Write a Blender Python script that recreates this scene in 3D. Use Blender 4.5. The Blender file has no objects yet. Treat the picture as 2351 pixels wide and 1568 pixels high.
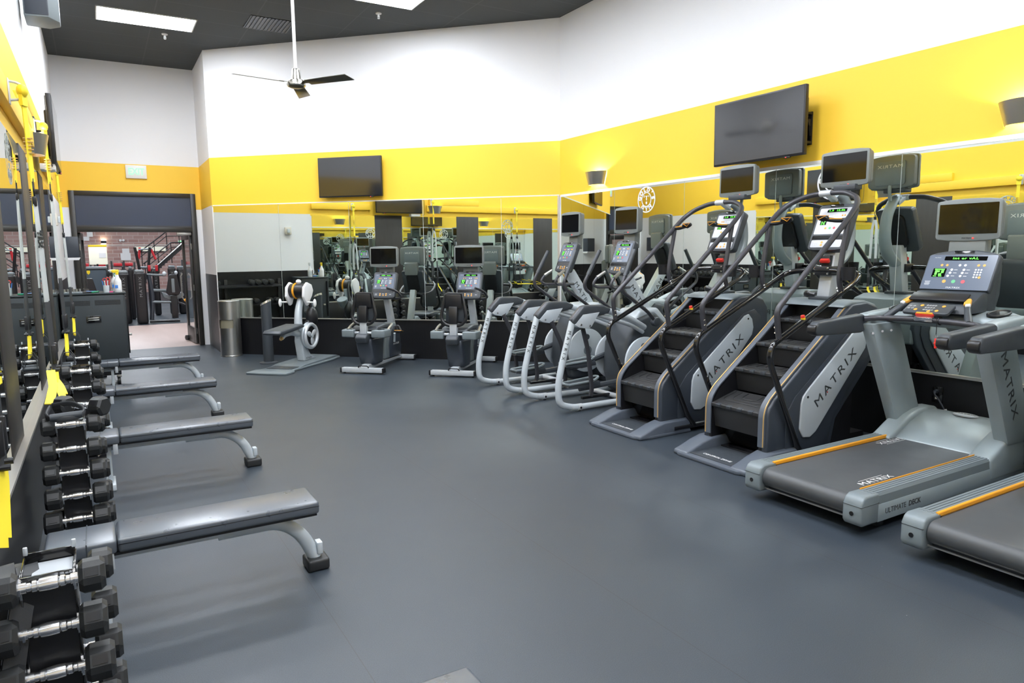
import bpy, bmesh, math, random
from mathutils import Vector, Matrix
random.seed(7)
PI = math.pi
SC = bpy.context.scene
COL = SC.collection
V = Vector

# ------------------------------------------------------------------ mesh builder
class MB:
    def __init__(self):
        self.bm = bmesh.new()

    def merge(self, tb, bev=0, seg=2, M=None, ang=30):
        if bev > 0:
            bmesh.ops.recalc_face_normals(tb, faces=tb.faces[:])
            ed = [e for e in tb.edges if len(e.link_faces) == 2 and e.calc_face_angle(0) > math.radians(ang)]
            if ed:
                bmesh.ops.bevel(tb, geom=ed, offset=bev, segments=seg, profile=0.5, affect='EDGES', clamp_overlap=True)
        bmesh.ops.recalc_face_normals(tb, faces=tb.faces[:])
        if M is not None:
            bmesh.ops.transform(tb, matrix=M, verts=tb.verts[:])
        me = bpy.data.meshes.new('t')
        tb.to_mesh(me)
        tb.free()
        self.bm.from_mesh(me)
        bpy.data.meshes.remove(me)
        return self

    def box(self, c, s, bev=0, M=None, seg=2):
        tb = bmesh.new()
        bmesh.ops.create_cube(tb, size=1.0)
        for v in tb.verts:
            v.co = V((v.co.x * s[0], v.co.y * s[1], v.co.z * s[2]))
            if M is None:
                v.co += V(c)
        if M is not None:
            M = Matrix.Translation(V(c)) @ M
        return self.merge(tb, bev, seg, M)

    def bb(self, x0, x1, y0, y1, z0, z1, bev=0, seg=2):
        return self.box(((x0 + x1) / 2, (y0 + y1) / 2, (z0 + z1) / 2), (abs(x1 - x0), abs(y1 - y0), abs(z1 - z0)), bev, None, seg)

    def prism(self, poly, a, b, axis='y', bev=0, M=None, seg=2, taper=None):
        tb = bmesh.new()
        def P(p, t):
            if axis == 'y':
                return (p[0], t, p[1])
            if axis == 'x':
                return (t, p[0], p[1])
            return (p[0], p[1], t)
        q = poly if taper is None else taper
        A = [tb.verts.new(P(p, a)) for p in poly]
        B = [tb.verts.new(P(p, b)) for p in q]
        n = len(poly)
        tb.faces.new(A)
        tb.faces.new(B[::-1])
        for i in range(n):
            tb.faces.new((A[i], B[i], B[(i + 1) % n], A[(i + 1) % n]))
        return self.merge(tb, bev, seg, M)

    def tube(self, pts, r, fil=0.0, n=10, M=None, flat=1.0, closed=False):
        pts = [V(p) for p in pts]
        if fil > 0:
            pts = fillet(pts, fil)
        tb = bmesh.new()
        m = len(pts)
        tang = []
        for i in range(m):
            if closed:
                d = pts[(i + 1) % m] - pts[i - 1]
            else:
                d = pts[min(i + 1, m - 1)] - pts[max(i - 1, 0)]
            tang.append(d.normalized())
        up = V((0, 0, 1)) if abs(tang[0].z) < 0.9 else V((1, 0, 0))
        nrm = (up - tang[0] * up.dot(tang[0])).normalized()
        rings = []
        rr = r if hasattr(r, '__len__') else [r] * m
        if len(rr) != m:
            rr = [rr[0] + (rr[-1] - rr[0]) * i / (m - 1) for i in range(m)]
        for i in range(m):
            t = tang[i]
            nrm = (nrm - t * nrm.dot(t))
            nrm = nrm.normalized() if nrm.length > 1e-6 else t.orthogonal().normalized()
            bn = t.cross(nrm)
            rings.append([tb.verts.new(pts[i] + nrm * (math.cos(2 * PI * k / n) * rr[i]) + bn * (math.sin(2 * PI * k / n) * rr[i] * flat)) for k in range(n)])
        for i in range(m if closed else m - 1):
            a, b = rings[i], rings[(i + 1) % m]
            for k in range(n):
                tb.faces.new((a[k], a[(k + 1) % n], b[(k + 1) % n], b[k]))
        if not closed:
            tb.faces.new(rings[0][::-1])
            tb.faces.new(rings[-1])
        return self.merge(tb, 0, 2, M)

    def cyl(self, p0, p1, r0, r1=None, n=20, bev=0, M=None):
        r1 = r0 if r1 is None else r1
        p0, p1 = V(p0), V(p1)
        d = p1 - p0
        tb = bmesh.new()
        bmesh.ops.create_cone(tb, cap_ends=True, segments=n, radius1=r0, radius2=r1, depth=d.length)
        R = d.to_track_quat('Z', 'Y').to_matrix().to_4x4()
        R = Matrix.Translation((p0 + p1) / 2) @ R
        bmesh.ops.transform(tb, matrix=R, verts=tb.verts[:])
        return self.merge(tb, bev, 2, M, 50)

    def lathe(self, prof, c=(0, 0, 0), n=24, M=None):
        tb = bmesh.new()
        rings = []
        for r, z in prof:
            if r < 1e-6:
                rings.append([tb.verts.new((0, 0, z))])
            else:
                rings.append([tb.verts.new((math.cos(2 * PI * k / n) * r, math.sin(2 * PI * k / n) * r, z)) for k in range(n)])
        for a, b in zip(rings, rings[1:]):
            for k in range(n):
                k2 = (k + 1) % n
                if len(a) == 1 and len(b) == 1:
                    continue
                if len(a) == 1:
                    tb.faces.new((a[0], b[k], b[k2]))
                elif len(b) == 1:
                    tb.faces.new((a[k], b[0], a[k2]))
                else:
                    tb.faces.new((a[k], b[k], b[k2], a[k2]))
        T = Matrix.Translation(V(c))
        if M is not None:
            T = T @ M
        return self.merge(tb, 0, 2, T)

    def ell(self, c, s, n=16, M=None):
        tb = bmesh.new()
        bmesh.ops.create_uvsphere(tb, u_segments=n, v_segments=max(6, n // 2), radius=1.0)
        S = Matrix.Diagonal((s[0], s[1], s[2], 1))
        T = Matrix.Translation(V(c)) @ (M if M is not None else Matrix.Identity(4)) @ S
        return self.merge(tb, 0, 2, T)

    def ring(self, c, R, r, M=None, n=32, m=8, sx=1.0, sy=1.0):
        pts = [(math.cos(2 * PI * i / n) * R * sx, math.sin(2 * PI * i / n) * R * sy, 0) for i in range(n)]
        T = Matrix.Translation(V(c)) @ (M if M is not None else Matrix.Identity(4))
        return self.tube(pts, r, 0, m, T, closed=True)

    def ribbon(self, pts, wdir, w, t, M=None):
        # flat strap: wdir is the direction of its width
        pts = [V(p) for p in pts]
        tb = bmesh.new()
        m = len(pts)
        rings = []
        for i in range(m):
            d = (pts[min(i + 1, m - 1)] - pts[max(i - 1, 0)]).normalized()
            wd = V(wdir)
            wd = (wd - d * wd.dot(d)).normalized()
            nn = d.cross(wd)
            p = pts[i]
            rings.append([tb.verts.new(p + wd * (a * w / 2) + nn * (b * t / 2)) for a, b in ((-1, -1), (1, -1), (1, 1), (-1, 1))])
        for a, b in zip(rings, rings[1:]):
            for k in range(4):
                tb.faces.new((a[k], a[(k + 1) % 4], b[(k + 1) % 4], b[k]))
        tb.faces.new(rings[0][::-1])
        tb.faces.new(rings[-1])
        return self.merge(tb, 0, 2, M)

    def text(self, body, size, M, ext=0.0012, sx=1.0, spacing=1.0, bold=0.0):
        cu = bpy.data.curves.new('t', 'FONT')
        cu.body = body
        cu.size = size
        cu.extrude = ext
        cu.align_x = 'CENTER'
        cu.align_y = 'CENTER'
        cu.space_character = spacing
        cu.offset = bold
        cu.resolution_u = 3
        ob = bpy.data.objects.new('t', cu)
        COL.objects.link(ob)
        dg = bpy.context.evaluated_depsgraph_get()
        me = bpy.data.meshes.new_from_object(ob.evaluated_get(dg))
        me.transform(M @ Matrix.Diagonal((sx, 1, 1, 1)))
        self.bm.from_mesh(me)
        bpy.data.objects.remove(ob)
        bpy.data.curves.remove(cu)
        bpy.data.meshes.remove(me)
        return self

    def build(self, name, mat, parent=None, ang=35, label=None, smooth=True):
        me = bpy.data.meshes.new(name)
        self.bm.to_mesh(me)
        self.bm.free()
        if smooth and len(me.polygons):
            me.polygons.foreach_set('use_smooth', [True] * len(me.polygons))
            me.set_sharp_from_angle(angle=math.radians(ang))
        me.materials.append(mat)
        o = bpy.data.objects.new(name, me)
        COL.objects.link(o)
        if parent is not None:
            o.parent = parent
        if label:
            o['label'] = label
        return o


def fillet(pts, r, k=6):
    out = [pts[0]]
    for i in range(1, len(pts) - 1):
        a, b, c = pts[i - 1], pts[i], pts[i + 1]
        da, dc = (a - b), (c - b)
        d = min(r, da.length * 0.48, dc.length * 0.48)
        p, q = b + da.normalized() * d, b + dc.normalized() * d
        for j in range(k + 1):
            t = j / k
            out.append(p * (1 - t) ** 2 + b * (2 * t * (1 - t)) + q * t * t)
    out.append(pts[-1])
    return out


def frame(o, xdir, ydir):
    """matrix whose local x, y run along xdir, ydir (text frame)"""
    x = V(xdir).normalized()
    y = V(ydir)
    y = (y - x * y.dot(x)).normalized()
    z = x.cross(y)
    M = Matrix.Identity(4)
    for i, a in enumerate((x, y, z)):
        M[0][i], M[1][i], M[2][i] = a
    M[0][3], M[1][3], M[2][3] = o
    return M


def RX(a): return Matrix.Rotation(a, 4, 'X')
def RY(a): return Matrix.Rotation(a, 4, 'Y')
def RZ(a): return Matrix.Rotation(a, 4, 'Z')


def tag(o, label, cat, group=None):
    o['label'] = label
    o['category'] = cat
    if group:
        o['group'] = group
    return o


def thing(name, label, cat, loc=(0, 0, 0), rz=0, group=None):
    o = bpy.data.objects.new(name, None)
    o.empty_display_size = 0.1
    COL.objects.link(o)
    o.location = loc
    o.rotation_euler = (0, 0, rz)
    return tag(o, label, cat, group)


def dup(root, loc, rz=0, label=None, rot=None):
    r = root.copy()
    COL.objects.link(r)
    r.location = loc
    r.rotation_euler = rot if rot else (0, 0, rz)
    if label:
        r['label'] = label
    for ch in list(root.children):
        c = ch.copy()
        COL.objects.link(c)
        c.parent = r
        for g in list(ch.children):
            d = g.copy()
            COL.objects.link(d)
            d.parent = c
    return r


def structure(name, mb, mat, parent=None):
    o = mb.build(name, mat, parent)
    if parent is None:
        o['kind'] = 'structure'
    return o

# ------------------------------------------------------------------ materials
def pmat(name, col, rough=0.5, metal=0.0, spec=0.5, emit=None, estr=0.0, noise=0.0, nscale=40, bump=0.0, bscale=200, coat=0.0, alpha=None, trans=0.0):
    m = bpy.data.materials.new(name)
    m.use_nodes = True
    nt = m.node_tree
    b = nt.nodes['Principled BSDF']
    b.inputs['Base Color'].default_value = (*col, 1)
    b.inputs['Roughness'].default_value = rough
    b.inputs['Metallic'].default_value = metal
    b.inputs['Specular IOR Level'].default_value = spec
    if coat:
        b.inputs['Coat Weight'].default_value = coat
        b.inputs['Coat Roughness'].default_value = 0.1
    if trans:
        b.inputs['Transmission Weight'].default_value = trans
    if emit:
        b.inputs['Emission Color'].default_value = (*emit, 1)
        b.inputs['Emission Strength'].default_value = estr
    tc = None
    if noise or bump:
        tc = nt.nodes.new('ShaderNodeTexCoord')
    if noise:
        n = nt.nodes.new('ShaderNodeTexNoise')
        n.inputs['Scale'].default_value = nscale
        n.inputs['Detail'].default_value = 4
        nt.links.new(tc.outputs['Object'], n.inputs['Vector'])
        mr = nt.nodes.new('ShaderNodeMapRange')
        mr.inputs[3].default_value = 1 - noise
        mr.inputs[4].default_value = 1 + noise
        nt.links.new(n.outputs['Fac'], mr.inputs[0])
        mx = nt.nodes.new('ShaderNodeVectorMath')
        mx.operation = 'SCALE'
        mx.inputs[0].default_value = col
        nt.links.new(mr.outputs[0], mx.inputs['Scale'])
        nt.links.new(mx.outputs[0], b.inputs['Base Color'])
        r2 = nt.nodes.new('ShaderNodeMapRange')
        r2.inputs[3].default_value = max(0.02, rough - 0.08)
        r2.inputs[4].default_value = min(1, rough + 0.08)
        nt.links.new(n.outputs['Fac'], r2.inputs[0])
        nt.links.new(r2.outputs[0], b.inputs['Roughness'])
    if bump:
        n2 = nt.nodes.new('ShaderNodeTexNoise')
        n2.inputs['Scale'].default_value = bscale
        nt.links.new(tc.outputs['Object'], n2.inputs['Vector'])
        bp = nt.nodes.new('ShaderNodeBump')
        bp.inputs['Strength'].default_value = bump
        bp.inputs['Distance'].default_value = 0.002
        nt.links.new(n2.outputs['Fac'], bp.inputs['Height'])
        nt.links.new(bp.outputs[0], b.inputs['Normal'])
    return m


WHITE_PAINT = (0.82, 0.82, 0.835)
YELLOW_PAINT = (0.90, 0.57, 0.040)
DARK_WOOD = (0.010, 0.010, 0.012)


def wall_mat(name, zdark, zy0, zy1):
    """painted plaster wall: dark wood boards below zdark, white, a yellow band, white above"""
    m = bpy.data.materials.new(name)
    m.use_nodes = True
    nt = m.node_tree
    N, L = nt.nodes, nt.links
    b = N['Principled BSDF']
    geo = N.new('ShaderNodeNewGeometry')
    sep = N.new('ShaderNodeSeparateXYZ')
    L.new(geo.outputs['Position'], sep.inputs[0])

    def gt(z):
        q = N.new('ShaderNodeMath')
        q.operation = 'GREATER_THAN'
        q.inputs[1].default_value = z
        L.new(sep.outputs[2], q.inputs[0])
        return q.outputs[0]

    def mix(fac, a, c):
        q = N.new('ShaderNodeMix')
        q.data_type = 'RGBA'
        L.new(fac, q.inputs[0])
        for i, s in ((6, a), (7, c)):
            if isinstance(s, tuple):
                q.inputs[i].default_value = (*s, 1)
            else:
                L.new(s, q.inputs[i])
        return q.outputs[2]
    wn = N.new('ShaderNodeTexNoise')
    mp = N.new('ShaderNodeMapping')
    mp.inputs['Scale'].default_value = (60, 60, 0.8)
    L.new(geo.outputs['Position'], mp.inputs[0])
    L.new(mp.outputs[0], wn.inputs['Vector'])
    wn.inputs['Scale'].default_value = 1.6
    wn.inputs['Detail'].default_value = 5
    cr = N.new('ShaderNodeMix')
    cr.data_type = 'RGBA'
    cr.inputs[6].default_value = (0.002, 0.002, 0.003, 1)
    cr.inputs[7].default_value = (0.010, 0.010, 0.012, 1)
    L.new(wn.outputs['Fac'], cr.inputs[0])
    g0 = gt(zdark)
    c = mix(g0, cr.outputs[2], WHITE_PAINT)
    c = mix(gt(zy0), c, YELLOW_PAINT)
    c = mix(gt(zy1), c, WHITE_PAINT)
    L.new(c, b.inputs['Base Color'])
    rg = N.new('ShaderNodeMapRange')
    rg.inputs[3].default_value = 0.38
    rg.inputs[4].default_value = 0.55
    L.new(g0, rg.inputs[0])
    L.new(rg.outputs[0], b.inputs['Roughness'])
    n = N.new('ShaderNodeTexNoise')
    n.inputs['Scale'].default_value = 120
    L.new(geo.outputs['Position'], n.inputs['Vector'])
    bp = N.new('ShaderNodeBump')
    bp.inputs['Strength'].default_value = 0.06
    bp.inputs['Distance'].default_value = 0.003
    L.new(n.outputs['Fac'], bp.inputs['Height'])
    L.new(bp.outputs[0], b.inputs['Normal'])
    return m


def wood_mat(name, c0, c1, scale=(60, 60, 0.8), rough=0.4):
    m = bpy.data.materials.new(name)
    m.use_nodes = True
    N, L = m.node_tree.nodes, m.node_tree.links
    b = N['Principled BSDF']
    geo = N.new('ShaderNodeNewGeometry')
    mp = N.new('ShaderNodeMapping')
    mp.inputs['Scale'].default_value = scale
    L.new(geo.outputs['Position'], mp.inputs[0])
    n = N.new('ShaderNodeTexNoise')
    n.inputs['Scale'].default_value = 1.6
    n.inputs['Detail'].default_value = 5
    L.new(mp.outputs[0], n.inputs['Vector'])
    q = N.new('ShaderNodeMix')
    q.data_type = 'RGBA'
    q.inputs[6].default_value = (*c0, 1)
    q.inputs[7].default_value = (*c1, 1)
    L.new(n.outputs['Fac'], q.inputs[0])
    L.new(q.outputs[2], b.inputs['Base Color'])
    b.inputs['Roughness'].default_value = rough
    return m


def floor_mat():
    m = bpy.data.materials.new('rubber_floor')
    m.use_nodes = True
    N, L = m.node_tree.nodes, m.node_tree.links
    b = N['Principled BSDF']
    geo = N.new('ShaderNodeNewGeometry')
    n1 = N.new('ShaderNodeTexNoise')
    n1.inputs['Scale'].default_value = 1.1
    n1.inputs['Detail'].default_value = 6
    n2 = N.new('ShaderNodeTexNoise')
    n2.inputs['Scale'].default_value = 260
    n2.inputs['Detail'].default_value = 2
    n3 = N.new('ShaderNodeTexVoronoi')
    n3.inputs['Scale'].default_value = 9
    for q in (n1, n2, n3):
        L.new(geo.outputs['Position'], q.inputs['Vector'])
    c = N.new('ShaderNodeMix')
    c.data_type = 'RGBA'
    c.inputs[6].default_value = (0.027, 0.036, 0.047, 1)
    c.inputs[7].default_value = (0.034, 0.043, 0.055, 1)
    L.new(n1.outputs['Fac'], c.inputs[0])
    g = N.new('ShaderNodeMapRange')
    g.inputs[1].default_value = 0.3
    g.inputs[2].default_value = 0.7
    g.inputs[3].default_value = 0.72
    g.inputs[4].default_value = 1.3
    L.new(n2.outputs['Fac'], g.inputs[0])
    sc = N.new('ShaderNodeVectorMath')
    sc.operation = 'SCALE'
    L.new(c.outputs[2], sc.inputs[0])
    L.new(g.outputs[0], sc.inputs['Scale'])
    # tiny pale crumbs
    sp = N.new('ShaderNodeMath')
    sp.operation = 'LESS_THAN'
    sp.inputs[1].default_value = 0.022
    L.new(n3.outputs['Distance'], sp.inputs[0])
    n4 = N.new('ShaderNodeTexNoise')
    n4.inputs['Scale'].default_value = 3.1
    L.new(geo.outputs['Position'], n4.inputs['Vector'])
    g4 = N.new('ShaderNodeMath')
    g4.operation = 'GREATER_THAN'
    g4.inputs[1].default_value = 0.62
    L.new(n4.outputs['Fac'], g4.inputs[0])
    mu = N.new('ShaderNodeMath')
    mu.operation = 'MULTIPLY'
    L.new(sp.outputs[0], mu.inputs[0])
    L.new(g4.outputs[0], mu.inputs[1])
    mx = N.new('ShaderNodeMix')
    mx.data_type = 'RGBA'
    L.new(mu.outputs[0], mx.inputs[0])
    L.new(sc.outputs[0], mx.inputs[6])
    mx.inputs[7].default_value = (0.3, 0.3, 0.32, 1)
    # seams between the rubber sheets, every 1.22 m across the room
    sep = N.new('ShaderNodeSeparateXYZ')
    L.new(geo.outputs['Position'], sep.inputs[0])
    fr = N.new('ShaderNodeMath')
    fr.operation = 'PINGPONG'
    fr.inputs[1].default_value = 0.61
    ad = N.new('ShaderNodeMath')
    ad.operation = 'ADD'
    ad.inputs[1].default_value = 9.9 + 0.28
    L.new(sep.outputs[0], ad.inputs[0])
    L.new(ad.outputs[0], fr.inputs[0])
    sm = N.new('ShaderNodeMath')
    sm.operation = 'LESS_THAN'
    sm.inputs[1].default_value = 0.0018
    L.new(fr.outputs[0], sm.inputs[0])
    mx2 = N.new('ShaderNodeMix')
    mx2.data_type = 'RGBA'
    L.new(sm.outputs[0], mx2.inputs[0])
    L.new(mx.outputs[2], mx2.inputs[6])
    mx2.inputs[7].default_value = (0.022, 0.023, 0.026, 1)
    L.new(mx2.outputs[2], b.inputs['Base Color'])
    rr = N.new('ShaderNodeMapRange')
    rr.inputs[3].default_value = 0.36
    rr.inputs[4].default_value = 0.50
    L.new(n1.outputs['Fac'], rr.inputs[0])
    L.new(rr.outputs[0], b.inputs['Roughness'])
    b.inputs['Specular IOR Level'].default_value = 0.5
    bp = N.new('ShaderNodeBump')
    bp.inputs['Strength'].default_value = 0.25
    bp.inputs['Distance'].default_value = 0.002
    L.new(n2.outputs['Fac'], bp.inputs['Height'])
    L.new(bp.outputs[0], b.inputs['Normal'])
    return m


def ceil_mat():
    m = bpy.data.materials.new('black_ceiling_tile')
    m.use_nodes = True
    N, L = m.node_tree.nodes, m.node_tree.links
    b = N['Principled BSDF']
    geo = N.new('ShaderNodeNewGeometry')
    mp = N.new('ShaderNodeMapping')
    mp.inputs['Location'].default_value = (20 - 0.226, 20 - 10.93, 0)
    L.new(geo.outputs['Position'], mp.inputs[0])
    sep = N.new('ShaderNodeSeparateXYZ')
    L.new(mp.outputs[0], sep.inputs[0])
    outs = []
    for i, p in ((0, 1.216), (1, 0.6067)):
        q = N.new('ShaderNodeMath')
        q.operation = 'MODULO'
        q.inputs[1].default_value = p
        L.new(sep.outputs[i], q.inputs[0])
        w = N.new('ShaderNodeMath')
        w.operation = 'LESS_THAN'
        w.inputs[1].default_value = 0.016
        L.new(q.outputs[0], w.inputs[0])
        outs.append(w.outputs[0])
    mxm = N.new('ShaderNodeMath')
    mxm.operation = 'MAXIMUM'
    L.new(outs[0], mxm.inputs[0])
    L.new(outs[1], mxm.inputs[1])
    n = N.new('ShaderNodeTexNoise')
    n.inputs['Scale'].default_value = 90
    L.new(geo.outputs['Position'], n.inputs['Vector'])
    c = N.new('ShaderNodeMix')
    c.data_type = 'RGBA'
    c.inputs[6].default_value = (0.036, 0.041, 0.044, 1)
    c.inputs[7].default_value = (0.054, 0.060, 0.063, 1)
    L.new(n.outputs['Fac'], c.inputs[0])
    c2 = N.new('ShaderNodeMix')
    c2.data_type = 'RGBA'
    L.new(mxm.outputs[0], c2.inputs[0])
    L.new(c.outputs[2], c2.inputs[6])
    c2.inputs[7].default_value = (0.064, 0.070, 0.074, 1)
    L.new(c2.outputs[2], b.inputs['Base Color'])
    b.inputs['Roughness'].default_value = 0.85
    return m


def brick_mat():
    m = bpy.data.materials.new('brick_wall')
    m.use_nodes = True
    N, L = m.node_tree.nodes, m.node_tree.links
    b = N['Principled BSDF']
    geo = N.new('ShaderNodeNewGeometry')
    mp = N.new('ShaderNodeMapping')
    mp.inputs['Rotation'].default_value = (PI / 2, 0, 0)
    L.new(geo.outputs['Position'], mp.inputs[0])
    br = N.new('ShaderNodeTexBrick')
    br.inputs['Color1'].default_value = (0.36, 0.21, 0.19, 1)
    br.inputs['Color2'].default_value = (0.44, 0.29, 0.26, 1)
    br.inputs['Mortar'].default_value = (0.50, 0.40, 0.37, 1)
    br.inputs['Scale'].default_value = 1.0
    br.inputs['Brick Width'].default_value = 0.42
    br.inputs['Row Height'].default_value = 0.16
    br.inputs['Mortar Size'].default_value = 0.015
    L.new(mp.outputs[0], br.inputs['Vector'])
    L.new(br.outputs['Color'], b.inputs['Base Color'])
    b.inputs['Roughness'].default_value = 0.8
    return m


M = dict(
    floor=floor_mat(), ceil=ceil_mat(), brick=brick_mat(),
    dwood=wood_mat('dark_wood_board', (0.002, 0.002, 0.003), (0.010, 0.010, 0.012)),
    bwood=wood_mat('brown_black_panel', (0.016, 0.014, 0.012), (0.032, 0.028, 0.025), (14, 14, 1.5), 0.5),
    oak=wood_mat('pale_wood_floor', (0.40, 0.30, 0.26), (0.54, 0.42, 0.385), (3, 0.5, 1), 0.35),
    mirror=pmat('mirror_glass', (0.80, 0.855, 0.815), 0.0, 1.0),
    trimw=pmat('white_trim', (0.75, 0.74, 0.72), 0.35),
    trims=pmat('aluminium_trim', (0.62, 0.60, 0.57), 0.3, 0.8),
    yellow=pmat('yellow_board_paint', YELLOW_PAINT, 0.45),
    white=pmat('white_plastic', (0.78, 0.78, 0.78), 0.4),
    offwhite=pmat('off_white_plastic', (0.62, 0.58, 0.5), 0.45),
    steel=pmat('brushed_steel', (0.56, 0.55, 0.52), 0.33, 1.0),
    nickel=pmat('brushed_nickel', (0.62, 0.59, 0.52), 0.25, 1.0),
    chrome=pmat('chrome', (0.88, 0.88, 0.89), 0.24, 1.0),
    silver=pmat('silver_paint', (0.52, 0.55, 0.58), 0.35, 0.25, noise=0.05, nscale=20),
    lgrey=pmat('light_grey_paint', (0.53, 0.58, 0.62), 0.34, 0.15, noise=0.04, nscale=12),
    mgrey=pmat('mid_grey_plastic', (0.17, 0.20, 0.215), 0.42, 0.1, noise=0.06, nscale=18),
    tgrey=pmat('treadmill_grey_paint', (0.30, 0.35, 0.365), 0.38, 0.2, noise=0.05, nscale=15),
    bezel=pmat('screen_bezel_grey', (0.17, 0.185, 0.18), 0.38),
    slate=pmat('slate_blue_plastic', (0.036, 0.044, 0.058), 0.40, noise=0.10, nscale=9),
    dgrey=pmat('dark_grey_plastic', (0.044, 0.051, 0.060), 0.42, noise=0.08, nscale=30),
    black=pmat('black_plastic', (0.009, 0.009, 0.011), 0.38, noise=0.1, nscale=30),
    gblack=pmat('gloss_black_paint', (0.008, 0.008, 0.009), 0.12, coat=0.4),
    sblack=pmat('satin_charcoal_tube', (0.050, 0.050, 0.058), 0.36, 0.25),
    rubber=pmat('black_rubber', (0.017, 0.018, 0.019), 0.48, noise=0.2, nscale=60, bump=0.15, bscale=400),
    step=pmat('black_step_rubber', (0.026, 0.026, 0.027), 0.5, noise=0.25, nscale=30, bump=0.2, bscale=300),
    belt=pmat('treadmill_belt', (0.058, 0.062, 0.066), 0.45, noise=0.15, nscale=8, bump=0.1, bscale=500),
    vinyl=pmat('grey_vinyl', (0.078, 0.090, 0.108), 0.30, spec=0.9, noise=0.06, nscale=14, bump=0.08, bscale=350),
    orange=pmat('orange_strip', (0.78, 0.33, 0.015), 0.4),
    gold=pmat('gold_strip', (0.62, 0.40, 0.15), 0.35, 0.3),
    red=pmat('red_plastic', (0.62, 0.03, 0.02), 0.35),
    screen=pmat('black_screen', (0.004, 0.004, 0.004), 0.05, spec=0.4),
    tvscreen=pmat('television_panel', (0.014, 0.015, 0.017), 0.09, spec=0.8),
    face=pmat('console_overlay', (0.11, 0.135, 0.185), 0.22, spec=0.6),
    palepanel=pmat('console_overlay_pale', (0.55, 0.56, 0.60), 0.25),
    led=pmat('green_led', (0.05, 0.2, 0.02), 0.5, emit=(0.12, 1.0, 0.06), estr=1.6),
    redled=pmat('red_led', (0.3, 0.01, 0.01), 0.5, emit=(1.0, 0.03, 0.02), estr=3.0),
    exit=pmat('exit_letters', (0.2, 0.6, 0.3), 0.5, emit=(0.30, 1.0, 0.42), estr=1.0),
    btnw=pmat('white_button', (0.62, 0.64, 0.66), 0.4),
    btno=pmat('amber_button', (0.75, 0.36, 0.05), 0.4),
    btng=pmat('green_button', (0.10, 0.45, 0.20), 0.4),
    btnr=pmat('red_button', (0.6, 0.06, 0.08), 0.4),
    ltext=pmat('pale_lettering', (0.7, 0.7, 0.7), 0.4),
    dtext=pmat('dark_lettering', (0.035, 0.04, 0.042), 0.4),
    strapy=pmat('yellow_webbing', (0.86, 0.68, 0.03), 0.6, bump=0.2, bscale=500),
    strapg=pmat('grey_webbing', (0.42, 0.44, 0.43), 0.65, bump=0.2, bscale=500),
    strapb=pmat('black_webbing', (0.03, 0.032, 0.036), 0.6, bump=0.25, bscale=500),
    navy=pmat('navy_transom_panel', (0.028, 0.042, 0.080), 0.30),
    frame=pmat('dark_door_frame', (0.022, 0.021, 0.018), 0.35),
    cabinet=pmat('black_powder_coat', (0.022, 0.029, 0.033), 0.5, bump=0.1, bscale=600),
    panel=pmat('ceiling_light_diffuser', (0.9, 0.9, 0.9), 0.5, emit=(0.915, 0.965, 1.04), estr=40.0),
    bulb=pmat('sconce_lamp', (1, 0.95, 0.85), 0.5, emit=(1.0, 0.93, 0.8), estr=700.0),
    blade=pmat('fan_blade', (0.10, 0.095, 0.07), 0.28, 0.6),
    khaki=pmat('khaki_liner', (0.22, 0.20, 0.14), 0.5),
    basegrey=pmat('base_grey_plastic', (0.085, 0.100, 0.125), 0.42, noise=0.06, nscale=15),
    hlamp=pmat('hall_lamp', (1, 0.95, 0.85), 0.5, emit=(1.0, 0.86, 0.6), estr=18.0),
    frost=pmat('frosted_etching', (0.75, 0.78, 0.76), 0.6, trans=0.75),
    dimtext=pmat('dim_grey_lettering', (0.22, 0.22, 0.23), 0.5),
    glass=pmat('door_glass', (0.9, 0.95, 0.93), 0.02, 0.0, trans=1.0),
    bottle=pmat('white_bottle', (0.75, 0.75, 0.76), 0.35),
    blue=pmat('blue_label', (0.05, 0.2, 0.6), 0.4),
    green=pmat('green_trigger', (0.02, 0.22, 0.1), 0.4),
    pink=pmat('pink_plastic', (0.75, 0.08, 0.25), 0.4),
    clear=pmat('clear_cup', (0.55, 0.6, 0.62), 0.15),
    yplastic=pmat('yellow_plastic', (0.85, 0.62, 0.02), 0.4),
    bluegrey=pmat('blue_grey_cover', (0.05, 0.075, 0.10), 0.4),
    redpad=pmat('red_upholstery', (0.55, 0.02, 0.03), 0.45),
    cream=pmat('cream_screen', (0.75, 0.74, 0.62), 0.5, emit=(0.8, 0.78, 0.62), estr=0.35),
)
# ------------------------------------------------------------------ room
ZC = 4.877
XL, XR, YD, YR = -0.44, 5.815, 13.874, -3.2
TH = math.radians(-44.24)
DD = V((math.cos(TH), math.sin(TH), 0))          # along the angled back wall
NN = V((math.sin(TH), -math.cos(TH), 0))         # into the room
PJ = V((1.685, 12.468, 0))                       # corner of the jog and the back wall
BL = (XR - PJ.x) / DD.x                          # length of the back wall
PC = PJ + DD * BL

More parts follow.
